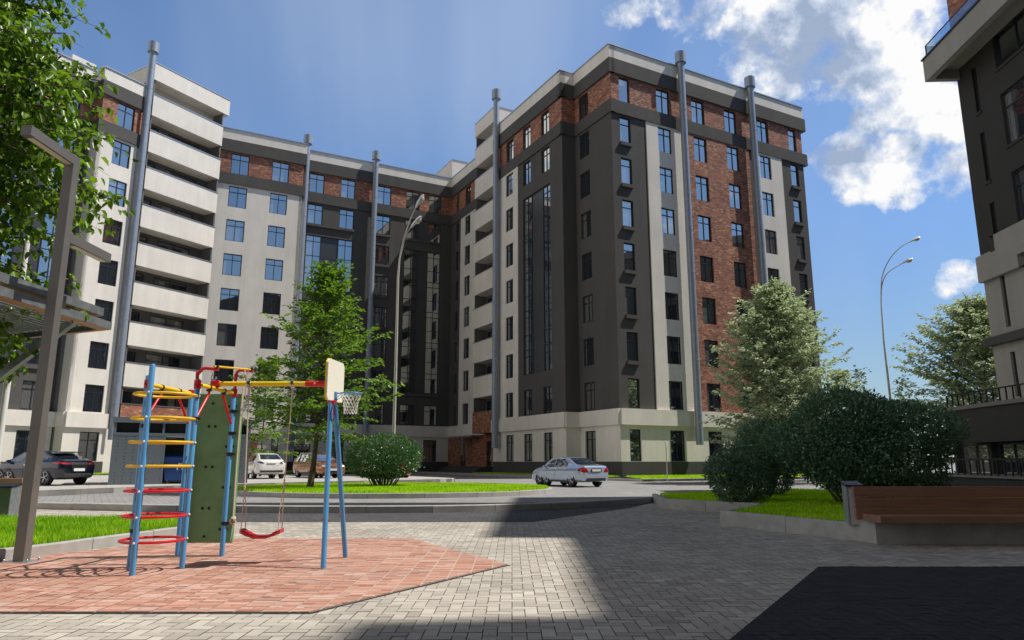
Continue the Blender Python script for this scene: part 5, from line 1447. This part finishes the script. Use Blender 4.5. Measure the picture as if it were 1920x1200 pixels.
def car(name, label, loc, az, paint, stations, wheels, wr, side, screens, lamps, plate_pos, lower=None, extra=None, rim_n=5):
    """y is forwards; stations: y, zbottom, half-width bottom, half-width shoulder, z shoulder, half-width top, z top edge, z top centre"""
    root = thing(name, label, 'car', loc, -R(az))
    q, (zb, wb, ws, zs, wt, zr, zc) = smooth_profile(stations, 56)
    rings_ = []
    for i, y in enumerate(q):
        h = zs[i] - zb[i]
        half = [(0, zb[i]), (wb[i] * .6, zb[i]), (wb[i] * .96, zb[i] + .02), (wb[i] + (ws[i] - wb[i]) * .55, zb[i] + h * .22), (ws[i] * .995, zb[i] + h * .52), (ws[i], zb[i] + h * .72), (ws[i] * .985, zs[i] - .035), (ws[i] * .955, zs[i])]
        for t in (.25, .5, .75): half.append((ws[i] * .955 + (wt[i] - ws[i] * .955) * (t + .06 * sin(t * pi)), zs[i] + (zr[i] - zs[i]) * t))
        half += [(wt[i], zr[i]), (wt[i] * .93, zr[i] + (zc[i] - zr[i]) * .45), (wt[i] * .55, zr[i] + (zc[i] - zr[i]) * .88), (0, zc[i])]
        rings_.append([(x, y, z) for x, z in half] + [(-x, y, z) for x, z in half[-2:0:-1]])
    m = MB(); m.rings(rings_, 0, cap=True, smooth=True)
    body_me = m.mesh(name + '_body', [paint, M['rubber']])
    bvh = BVHTree.FromPolygons([v.co[:] for v in body_me.vertices], [p.vertices[:] for p in body_me.polygons])
    # wheel arches
    cut = MB()
    for y in wheels:
        for s_ in (-1, 1): cut.lathe((s_ * 1.0 - .35, y, wr), [(wr + .055, 0), (wr + .055, .7)], 28, 1, axis='x')
    bo_ = bpy.data.objects.new('body', body_me); link(bo_, root)
    co_ = cut.build('cutter', [paint, M['rubber']])
    md = bo_.modifiers.new('b', 'BOOLEAN'); md.object = co_; md.operation = 'DIFFERENCE'; md.solver = 'EXACT'
    dg = bpy.context.evaluated_depsgraph_get(); dg.update()
    nm = bpy.data.meshes.new_from_object(bo_.evaluated_get(dg)); bo_.modifiers.clear(); bo_.data = nm
    bpy.data.objects.remove(co_)
    def patch(name, quad, axis, mat, off=.004, nu=10, nv=6, parent=None, both=False, depth=0):
        """project a quad on the body along an axis"""
        for s_ in ((-1, 1) if both else (1,)):
            mm = MB(); g = []
            for j in range(nv + 1):
                row = []
                for i in range(nu + 1):
                    u_, v_ = i / nu, j / nv
                    p = [(quad[0][k] * (1 - u_) + quad[1][k] * u_) * (1 - v_) + (quad[3][k] * (1 - u_) + quad[2][k] * u_) * v_ for k in (0, 1)]
                    if axis == 'x': o_, d_ = Vector((s_ * 3, p[0], p[1])), Vector((-s_, 0, 0))
                    elif axis == 'back': o_, d_ = Vector((s_ * p[0], -6, p[1])), Vector((0, 1, 0))
                    elif axis == 'front': o_, d_ = Vector((s_ * p[0], 6, p[1])), Vector((0, -1, 0))
                    else: o_, d_ = Vector((s_ * p[0], p[1], 4)), Vector((0, 0, -1))
                    hit, n_, _, _ = bvh.ray_cast(o_, d_)
                    row.append(None if hit is None else hit - d_ * off + n_ * (off if n_.dot(d_) < 0 else -off))
                g.append(row)
            for j in range(nv):
                for i in range(nu):
                    f_ = [g[j][i], g[j][i + 1], g[j + 1][i + 1], g[j + 1][i]]
                    if all(v is not None for v in f_): mm.face(f_, 0, None, True)
            if mm.f: mm.build(name, mat, parent or bo_)
    for qd in side: patch('side_window', qd, 'x', M['carglass'], both=True)
    for ax, qd in screens: patch('windscreen' if ax == 'front' else 'rear_window', qd, ax, M['carglass'], nu=14, nv=8)
    for nme, ax, qd, mt in lamps: patch(nme, qd, ax, M[mt], .006, 8, 5, both=True)
    if lower:
        for ax, qd in lower: patch('bumper_trim', qd, ax, M['plastic'], .007, 14, 3)
    for ax, x, z, w_, h_ in plate_pos: patch('number_plate', [(x - w_, z - h_), (x + w_, z - h_), (x + w_, z + h_), (x - w_, z + h_)], ax, M['plate'], .014, 2, 2)
    # door seams and handles
    for y in (side[0][0][0] * .5 + side[0][3][0] * .5 if False else -0.05, ):
        patch('door_seam', [(y - .006, .34), (y + .006, .34), (y + .006, .93), (y - .006, .93)], 'x', M['rubber'], .002, 1, 10, both=True)
    patch('door_handle', [(-.24, .84), (-.08, .845), (-.08, .865), (-.24, .86)], 'x', M['chrome'], .016, 3, 1, both=True)
    patch('door_handle', [(-1.02, .86), (-.88, .865), (-.88, .885), (-1.02, .88)], 'x', M['chrome'], .016, 3, 1, both=True)
    patch('sill_trim', [(wheels[1] + wr + .08, .25), (wheels[0] - wr - .08, .25), (wheels[0] - wr - .08, .30), (wheels[1] + wr + .08, .30)], 'x', M['plastic'], .006, 10, 1, both=True)
    for s_ in (-1, 1):
        mm = MB(); yy = side[0][0][0] - .12
        hit, n_, _, _ = bvh.ray_cast(Vector((s_ * 3, yy, side[0][0][1] - .01)), Vector((-s_, 0, 0)))
        if hit:
            c_ = hit + Vector((s_ * .10, 0, .05)); mm.rings([[(c_.x + .10 * cos(a) * (1 if k else .8), c_.y + t, c_.z + .065 * sin(a) * (1 if k else .8)) for a in np.linspace(0, 2 * pi, 10, endpoint=False)] for k, t in ((0, .09), (1, .03), (1, -.03))], smooth=True)
            mm.tube([hit + Vector((-s_ * .02, 0, .02)), c_], .02, 6); mm.build('wing_mirror', paint, bo_)
        for y in wheels:
            x = s_ * (wheels[2] + .0); w = MB(); a_ = .11 * s_
            prof = [(wr * .66, -.10), (wr * .93, -.105), (wr, -.075), (wr, .075), (wr * .93, .105), (wr * .66, .10)]
            w.lathe((x, y, wr), prof, 32, axis='x', cap=True); wo = w.build('wheel', M['tyre'], root)
            r_ = MB(); xo = x + s_ * .098
            r_.lathe((xo, y, wr), [(wr * .67, .008 * s_), (wr * .63, .014 * s_), (wr * .60, -.03 * s_)], 28, axis='x', cap=False)
            for k in range(rim_n):
                a = 2 * pi * k / rim_n
                for da in (-.13, .13):
                    p0 = (xo + .008 * s_, y + .05 * cos(a), wr + .05 * sin(a)); p1 = (xo + .006 * s_, y + wr * .63 * cos(a + da), wr + wr * .63 * sin(a + da))
                    r_.tube([p0, p1], [.022, .015], 5, smooth=False)
            r_.lathe((xo, y, wr), [(.06, -.02 * s_), (.06, .012 * s_), (.04, .016 * s_), (.001, .017 * s_)], 14, axis='x')
            r_.build('rim', M['rim'], wo)
            d_ = MB(); d_.lathe((xo - .04 * s_, y, wr), [(wr * .62, 0), (.001, .001)], 20, axis='x'); d_.build('brake_disc', M['black'], wo)
    if extra: extra(root, bo_, patch)
    return root
# y, zb, wb, ws, zs, wt, zr, zc
SEDAN = [(-2.29, .40, .70, .74, .80, .66, .86, .88), (-2.22, .30, .78, .81, .86, .69, .98, 1.0), (-2.0, .24, .82, .855, .90, .71, 1.03, 1.05), (-1.62, .22, .83, .88, .92, .70, 1.06, 1.09), (-1.3, .21, .84, .885, .93, .66, 1.16, 1.20), (-.75, .20, .84, .885, .925, .585, 1.38, 1.425), (-.1, .20, .84, .885, .915, .59, 1.425, 1.465), (.45, .20, .84, .885, .90, .60, 1.37, 1.41), (.85, .20, .84, .885, .895, .66, 1.18, 1.22), (1.25, .21, .83, .88, .87, .72, .96, 1.01), (1.75, .22, .82, .86, .80, .70, .87, .91), (2.1, .24, .76, .80, .70, .64, .76, .79), (2.29, .34, .62, .66, .58, .54, .62, .64)]
SEDAN_SIDE = [[(.86, .93), (.10, .95), (.10, 1.36), (.40, 1.33)], [(.03, .95), (-.78, .98), (-.66, 1.33), (.03, 1.37)], [(-.83, .985), (-1.08, 1.02), (-.92, 1.17), (-.73, 1.31)]]
silver = paint_car('silver blue paint', (.50, .60, .74), .65, .2)
car('sedan_car', 'silver-blue saloon seen from its rear left, driving away on the road', (2.85, 37.2, 0), -32, silver, SEDAN, (1.38, -1.38, .765), .325, SEDAN_SIDE,
    [('back', [(-.60, 1.08), (.60, 1.08), (.50, 1.385), (-.50, 1.385)]), ('front', [(-.64, 1.02), (.64, 1.02), (.52, 1.37), (-.52, 1.37)])],
    [('tail_light', 'back', [(.46, .70), (.80, .70), (.76, .93), (.60, .93)], 'taillight'), ('tail_light', 'x', [(-2.25, .71), (-1.93, .78), (-1.98, .90), (-2.23, .93)], 'taillight'), ('head_light', 'front', [(.30, .60), (.66, .62), (.64, .72), (.40, .72)], 'headlight')],
    [('back', 0, .80, .26, .055)], [('back', [(-.62, .30), (.62, .30), (.58, .42), (-.58, .42)])],
    lambda r, b, patch: patch('plate_recess', [(-.33, .72), (.33, .72), (.30, .88), (-.30, .88)], 'back', M['black'], .009, 6, 3))
LIFT = [(-2.20, .44, .68, .74, .86, .66, .92, .94), (-2.10, .34, .78, .84, .93, .68, 1.05, 1.07), (-1.85, .27, .83, .88, .96, .66, 1.14, 1.17), (-1.45, .24, .84, .90, .97, .62, 1.28, 1.33), (-.8, .23, .85, .905, .96, .595, 1.46, 1.50), (-.1, .22, .85, .905, .945, .60, 1.485, 1.525), (.5, .22, .85, .90, .935, .62, 1.39, 1.44), (.95, .22, .85, .90, .93, .68, 1.18, 1.23), (1.35, .23, .84, .89, .91, .73, 1.01, 1.05), (1.85, .25, .82, .86, .83, .70, .90, .94), (2.15, .28, .74, .78, .72, .62, .78, .80), (2.28, .38, .62, .66, .60, .54, .65, .66)]
LIFT_SIDE = [[(.95, .97), (.12, .99), (.12, 1.42), (.45, 1.37)], [(.05, .99), (-.75, 1.02), (-.72, 1.41), (.05, 1.43)], [(-.80, 1.02), (-1.35, 1.06), (-1.20, 1.24), (-.78, 1.39)]]
white_p = paint_car('pearl white paint', (.78, .76, .72), .05, .25)
car('white_car', 'white fastback car parked with its tail towards the island', (-15.2, 44.6, .215), -31, white_p, LIFT, (1.34, -1.34, .78), .335, LIFT_SIDE,
    [('back', [(-.60, 1.13), (.60, 1.13), (.50, 1.42), (-.50, 1.42)]), ('front', [(-.64, 1.06), (.64, 1.06), (.54, 1.38), (-.54, 1.38)])],
    [('tail_light', 'back', [(.46, .87), (.80, .92), (.82, 1.02), (.62, 1.0)], 'taillight2'), ('head_light', 'front', [(.30, .64), (.64, .66), (.62, .76), (.40, .75)], 'headlight')] if False else [('tail_light', 'back', [(.42, .90), (.80, .93), (.78, 1.03), (.56, 1.0)], 'carglass'), ('head_light', 'front', [(.30, .64), (.64, .66), (.62, .76), (.40, .75)], 'headlight')],
    [('back', 0, .95, .26, .045)], [('back', [(-.66, .38), (.66, .38), (.64, .50), (-.64, .50)])])
WAGON = [(-2.38, .42, .70, .76, .92, .64, 1.05, 1.08), (-2.28, .30, .80, .85, .96, .62, 1.25, 1.29), (-2.0, .24, .84, .89, .97, .60, 1.42, 1.46), (-1.2, .22, .85, .90, .96, .60, 1.49, 1.53), (-.3, .21, .85, .90, .95, .605, 1.50, 1.545), (.4, .21, .85, .90, .94, .62, 1.42, 1.47), (.9, .21, .85, .895, .93, .68, 1.2, 1.25), (1.3, .22, .84, .89, .91, .74, 1.0, 1.05), (1.85, .23, .83, .87, .86, .73, .93, .97), (2.2, .25, .80, .83, .78, .69, .84, .86), (2.36, .32, .72, .76, .68, .62, .72, .74)]
WAGON_SIDE = [[(.95, .97), (.12, .99), (.12, 1.44), (.45, 1.39)], [(.05, .99), (-.85, 1.01), (-.85, 1.45), (.05, 1.45)], [(-.92, 1.01), (-1.95, 1.05), (-1.80, 1.38), (-.92, 1.45)]]
copper = paint_car('copper paint', (.42, .17, .065), .65, .24)
def rails(r, b, patch):
    for s_ in (-1, 1):
        m = MB(); m.tube([(s_ * .58, .25, 1.47), (s_ * .585, .1, 1.555), (s_ * .58, -1.7, 1.54), (s_ * .57, -1.85, 1.46)], .016, 6); m.build('roof_rail', M['chrome'], b)
    patch('grille', [(-.40, .58), (.40, .58), (.42, .70), (-.42, .70)], 'front', M['chrome'], .012, 8, 4)
    patch('air_intake', [(-.42, .36), (.42, .36), (.38, .46), (-.38, .46)], 'front', M['black'], .010, 8, 3)
    m = MB(); m.tube([(0, -1.7, 1.50), (0, -1.78, 1.60), (0, -1.85, 1.62)], .015, 5); m.build('aerial', M['black'], b)
car('estate_car', 'copper-brown estate car facing the island, behind the young tree trunk', (-12.35, 46.6, .215), 143, copper, WAGON, (1.42, -1.38, .78), .335, WAGON_SIDE,
    [('front', [(-.64, 1.07), (.64, 1.07), (.55, 1.40), (-.55, 1.40)]), ('back', [(-.52, 1.14), (.52, 1.14), (.48, 1.38), (-.48, 1.38)])],
    [('head_light', 'front', [(.40, .66), (.74, .68), (.72, .80), (.46, .77)], 'headlight'), ('tail_light', 'back', [(.52, .82), (.74, .82), (.72, 1.05), (.60, 1.05)], 'taillight')],
    [('front', 0, .52, .26, .055)], [('front', [(-.68, .30), (.68, .30), (.66, .35), (-.66, .35)])], rails)
red_p = paint_car('red paint', (.50, .008, .008), .2, .22)
car('red_car', 'red car mostly hidden behind the green shrub on the island', (-8.3, 47.6, .10), 143, red_p, LIFT, (1.34, -1.34, .78), .335, LIFT_SIDE,
    [('front', [(-.64, 1.06), (.64, 1.06), (.54, 1.38), (-.54, 1.38)]), ('back', [(-.60, 1.13), (.60, 1.13), (.50, 1.42), (-.50, 1.42)])],
    [('head_light', 'front', [(.30, .64), (.64, .66), (.62, .76), (.40, .75)], 'headlight'), ('tail_light', 'back', [(.42, .90), (.80, .93), (.78, 1.03), (.56, 1.0)], 'taillight')], [('front', 0, .50, .26, .05)])
navy = paint_car('black blue paint', (.006, .009, .022), .3, .15)
def spoiler(r, b, patch):
    m = MB(); m.rings([[(s_ * .58, y, z) for s_ in (-1, 1) for y, z in ((0, 0),)] for _ in (0,)] if False else [[(-.56, -1.15, 1.40), (.56, -1.15, 1.40), (.56, -1.15, 1.43), (-.56, -1.15, 1.43)], [(-.52, -1.62, 1.37), (.52, -1.62, 1.37), (.52, -1.62, 1.40), (-.52, -1.62, 1.40)]]); m.build('spoiler', M['black'], b)
    patch('tail_panel', [(-.34, .62), (.34, .62), (.40, .96), (-.40, .96)], 'back', M['black'], .006, 6, 4)
    patch('side_vent', [(.62, .55), (.95, .60), (1.0, .72), (.74, .72)], 'x', M['black'], .006, 4, 3, both=True)
SPORT = [(y, zb, wb, ws, zs, wt, zr * .955 + .01, zc * .955 + .01) for y, zb, wb, ws, zs, wt, zr, zc in LIFT]
car('sports_car', 'black-blue sporty car parked beyond the light post at the left edge', (-20.6, 32.0, .215), -70, navy, SPORT, (1.36, -1.36, .79), .345, [[(.95, .97), (.12, .985), (.12, 1.34), (.45, 1.30)], [(.05, .985), (-.75, 1.0), (-.72, 1.33), (.05, 1.35)], [(-.80, 1.0), (-1.35, 1.04), (-1.20, 1.18), (-.78, 1.32)]],
    [('back', [(-.60, 1.10), (.60, 1.10), (.50, 1.34), (-.50, 1.34)]), ('front', [(-.64, 1.03), (.64, 1.03), (.54, 1.32), (-.54, 1.32)])],
    [('tail_light', 'back', [(.40, .86), (.82, .90), (.80, .97), (.44, .94)], 'taillight'), ('tail_light', 'x', [(-2.07, .885), (-1.7, .93), (-1.72, .97), (-2.06, .965)], 'taillight')], [('back', 0, .66, .26, .06)], [('back', [(-.68, .36), (.68, .36), (.66, .50), (-.66, .50)])], spoiler)

# ------------------------------------------------------------------ light, sky, camera
SUN_AZ, SUN_EL = 82.0, 57.0
sd_ = bpy.data.lights.new('sun', 'SUN'); sd_.energy = 5.0; sd_.angle = R(.55); sd_.color = (1.0, .945, .865)
so_ = bpy.data.objects.new('sun', sd_); link(so_)
dv = Vector((sin(R(SUN_AZ)) * cos(R(SUN_EL)), cos(R(SUN_AZ)) * cos(R(SUN_EL)), sin(R(SUN_EL))))
so_.rotation_euler = dv.to_track_quat('Z', 'Y').to_euler(); so_.location = dv * 80

w = bpy.data.worlds.new('World'); scene.world = w; w.use_nodes = True
nt = w.node_tree; bg = nt.nodes['Background']
tc = nd(nt, 'ShaderNodeTexCoord'); D_ = tc.outputs['Generated']
sky = nd(nt, 'ShaderNodeTexSky', sky_type='NISHITA'); sky.sun_disc = False
sky.sun_elevation = R(SUN_EL); sky.sun_rotation = R(SUN_AZ); sky.air_density = 1.15; sky.dust_density = .12; sky.ozone_density = 3.5; sky.altitude = 100
SKY_S = .115
def vmath(op, a, b=None):
    n = nd(nt, 'ShaderNodeVectorMath', operation=op)
    for s_, v in ((n.inputs[0], a), (n.inputs[1], b)):
        if v is None: continue
        if isinstance(v, (tuple, list, Vector)): s_.default_value = tuple(v)
        else: nt.links.new(v, s_)
    return n
def fmath(op, a, b=None, c=None, clamp=False):
    n = nd(nt, 'ShaderNodeMath', operation=op, use_clamp=clamp)
    for i, v in enumerate((a, b, c)):
        if v is None: continue
        if isinstance(v, (int, float)): n.inputs[i].default_value = v
        else: nt.links.new(v, n.inputs[i])
    return n.outputs[0]
def dirv(az, el): return (sin(R(az)) * cos(R(el)), cos(R(az)) * cos(R(el)), sin(R(el)))
# cloud banks: (azimuth, elevation, radius in degrees, weight); the last three added out of view as fill light
CLOUDS = [(22.8, 30.0, 4.1, 1.0), (27.9, 30.0, 4.2, 0.95), (20.1, 32.3, 2.5, 0.8), (26.6, 32.4, 4.5, 0.9), (10.4, 35.3, 2.6, 0.8), (15.4, 34.0, 2.9, 0.85), (30.7, 25.5, 2.7, 0.95), (28.7, 24.0, 1.6, 0.8), (33.0, 23.2, 2.3, 0.92), (26.9, 20.8, 2.7, 1.0), (30.4, 20.1, 2.8, 1.0), (33.3, 19.2, 2.1, 0.9), (25.0, 21.8, 1.4, 0.75), (32.6, 12.2, 1.7, 0.64), (34.3, 27.4, 1.3, 0.72), (31.2, 29.9, 3.1, 0.85), (105, 24, 22, 0.35), (250, 22, 32, 1.0), (300, 15, 22, 0.8)]
cov = None
for a, e, r_, wt_ in CLOUDS:
    dt = vmath('DOT_PRODUCT', D_, dirv(a, e)).outputs['Value']
    mr = nd(nt, 'ShaderNodeMapRange'); mr.interpolation_type = 'SMOOTHSTEP'
    nt.links.new(dt, mr.inputs['Value']); mr.inputs['From Min'].default_value = cos(R(r_ * 1.55)); mr.inputs['From Max'].default_value = cos(R(r_ * .1)); mr.inputs['To Max'].default_value = wt_
    cov = mr.outputs[0] if cov is None else fmath('MAXIMUM', cov, mr.outputs[0])
n1 = noise(nt, D_, 8.5, 13, .58)
n2 = noise(nt, D_, 22, 8, .62)
fb = fmath('MULTIPLY_ADD', n2.outputs[0], .35, fmath('MULTIPLY', n1.outputs[0], .65))
dens = fmath('ADD', fmath('MULTIPLY_ADD', cov, 1.35, -.35), fmath('MULTIPLY', fmath('SUBTRACT', fb, .52), 4.4))
al = ramp(nt, dens, [(.36, (0, 0, 0)), (.78, (1, 1, 1))])
# white rims, blue-grey thick parts
sh_off = vmath('ADD', D_, (.018, .0, .03)).outputs[0]
n3 = noise(nt, sh_off, 8.5, 13, .58)
rel = fmath('MULTIPLY_ADD', fmath('SUBTRACT', n1.outputs[0], n3.outputs[0]), 4.2, .60)
n4 = noise(nt, D_, 3.1, 5, .5)
thick = fmath('MULTIPLY', fmath('SUBTRACT', n4.outputs[0], .47), 2.2)
dk = None
for a, e, r_, wt_ in [(26.7, 29.6, 4.9, 0.38), (23.0, 27.8, 2.5, 0.25), (29.7, 19.9, 2.2, 0.18)]:
    mr = nd(nt, 'ShaderNodeMapRange'); mr.interpolation_type = 'SMOOTHSTEP'
    nt.links.new(vmath('DOT_PRODUCT', D_, dirv(a, e)).outputs['Value'], mr.inputs['Value']); mr.inputs['From Min'].default_value = cos(R(r_ * 1.25)); mr.inputs['From Max'].default_value = cos(R(r_ * .25)); mr.inputs['To Max'].default_value = wt_
    dk = mr.outputs[0] if dk is None else fmath('MAXIMUM', dk, mr.outputs[0])
thick = fmath('MULTIPLY_ADD', fmath('MAXIMUM', thick, 0.0), .45, dk)
tone = fmath('SUBTRACT', rel, thick, clamp=True)
cc = ramp(nt, tone, [(.10, (.36, .45, .62)), (.42, (.62, .70, .84)), (.72, (1.0, 1.0, 1.0))])
# streaks and a soft glow painted into the sky for sun rays
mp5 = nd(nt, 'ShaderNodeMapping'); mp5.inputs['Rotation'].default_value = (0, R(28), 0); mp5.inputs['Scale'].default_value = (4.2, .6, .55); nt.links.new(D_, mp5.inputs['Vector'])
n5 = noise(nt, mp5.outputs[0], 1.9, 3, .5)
ray_streaks = ramp(nt, n5.outputs[0], [(.40, (0, 0, 0)), (.75, (.17, .17, .17))])
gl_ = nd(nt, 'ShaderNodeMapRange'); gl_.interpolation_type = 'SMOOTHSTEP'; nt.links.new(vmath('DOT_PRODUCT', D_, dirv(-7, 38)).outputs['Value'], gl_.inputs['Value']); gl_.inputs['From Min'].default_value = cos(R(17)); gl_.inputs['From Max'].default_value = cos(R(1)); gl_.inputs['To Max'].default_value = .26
rays_glow = nd(nt, 'ShaderNodeMath', operation='ADD'); nt.links.new(ray_streaks.outputs[0], rays_glow.inputs[0]); nt.links.new(gl_.outputs[0], rays_glow.inputs[1])
bgc = nd(nt, 'ShaderNodeBackground'); bgc.inputs['Strength'].default_value = .98
nt.links.new(cc.outputs[0], bgc.inputs['Color'])
tint = nd(nt, 'ShaderNodeMix', data_type='RGBA', blend_type='MULTIPLY'); tint.inputs['Factor'].default_value = 1; sz_ = nd(nt, 'ShaderNodeSeparateXYZ'); nt.links.new(D_, sz_.inputs[0])
tr_ = ramp(nt, sz_.outputs[2], [(.08, (.66, .72, .80)), (.30, (.86, .98, 1.16)), (.5, (1.07, 1.14, 1.25))]); nt.links.new(tr_.outputs[0], tint.inputs[7])
nt.links.new(sky.outputs[0], tint.inputs[6]); nt.links.new(tint.outputs[2], bg.inputs['Color']); bg.inputs['Strength'].default_value = SKY_S
m1 = nd(nt, 'ShaderNodeMixShader'); m2 = nd(nt, 'ShaderNodeMixShader')
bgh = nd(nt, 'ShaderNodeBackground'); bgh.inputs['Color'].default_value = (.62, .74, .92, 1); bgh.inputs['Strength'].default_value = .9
nt.links.new(rays_glow.outputs[0], m1.inputs[0]); nt.links.new(bg.outputs[0], m1.inputs[1]); nt.links.new(bgh.outputs[0], m1.inputs[2])
nt.links.new(al.outputs[0], m2.inputs[0]); nt.links.new(m1.outputs[0], m2.inputs[1]); nt.links.new(bgc.outputs[0], m2.inputs[2])
# dark area added overhead and behind, out of view, to cut ambient light
zc_ = fmath('MULTIPLY', ramp(nt, sz_.outputs[2], [(.66, (0, 0, 0)), (.86, (1, 1, 1))]).outputs[0], .92)
rb = nd(nt, 'ShaderNodeMapRange'); rb.interpolation_type = 'SMOOTHSTEP'; nt.links.new(vmath('DOT_PRODUCT', D_, dirv(195, 25)).outputs['Value'], rb.inputs['Value']); rb.inputs['From Min'].default_value = cos(R(48)); rb.inputs['From Max'].default_value = cos(R(26)); rb.inputs['To Max'].default_value = .85
bgz = nd(nt, 'ShaderNodeBackground'); bgz.inputs['Color'].default_value = (.125, .12, .11, 1); bgz.inputs['Strength'].default_value = 1
m3 = nd(nt, 'ShaderNodeMixShader'); nt.links.new(fmath('MAXIMUM', zc_, rb.outputs[0]), m3.inputs[0]); nt.links.new(m2.outputs[0], m3.inputs[1]); nt.links.new(bgz.outputs[0], m3.inputs[2])
# bright area added low in the west, out of view, to lift shaded walls
lb_ = nd(nt, 'ShaderNodeMapRange'); lb_.interpolation_type = 'SMOOTHSTEP'; nt.links.new(vmath('DOT_PRODUCT', D_, dirv(250, 12)).outputs['Value'], lb_.inputs['Value']); lb_.inputs['From Min'].default_value = cos(R(38)); lb_.inputs['From Max'].default_value = cos(R(18)); lb_.inputs['To Max'].default_value = .85
bgl = nd(nt, 'ShaderNodeBackground'); bgl.inputs['Color'].default_value = (1, .96, .91, 1); bgl.inputs['Strength'].default_value = 1.15
m4 = nd(nt, 'ShaderNodeMixShader'); nt.links.new(lb_.outputs[0], m4.inputs[0]); nt.links.new(m3.outputs[0], m4.inputs[1]); nt.links.new(bgl.outputs[0], m4.inputs[2])
nt.links.new(m4.outputs[0], nt.nodes['World Output'].inputs['Surface'])

cd = bpy.data.cameras.new('camera'); cam = bpy.data.objects.new('camera', cd); link(cam)
cd.sensor_width = 36; cd.lens = 36 * 1340 / 1920; cd.clip_end = 3000; cd.clip_start = .1
cam.location = (0, 0, 1.2); cam.rotation_euler = (pi / 2 + math.atan(266 / 1340), 0, 0)
scene.camera = cam
scene.view_settings.view_transform = 'Standard'; scene.view_settings.look = 'None'; scene.view_settings.exposure = 0; scene.view_settings.gamma = 1
scene.cycles.use_denoising = True
scene.cycles.max_bounces = 8; scene.cycles.transparent_max_bounces = 8
scene.cycles.sample_clamp_indirect = 6
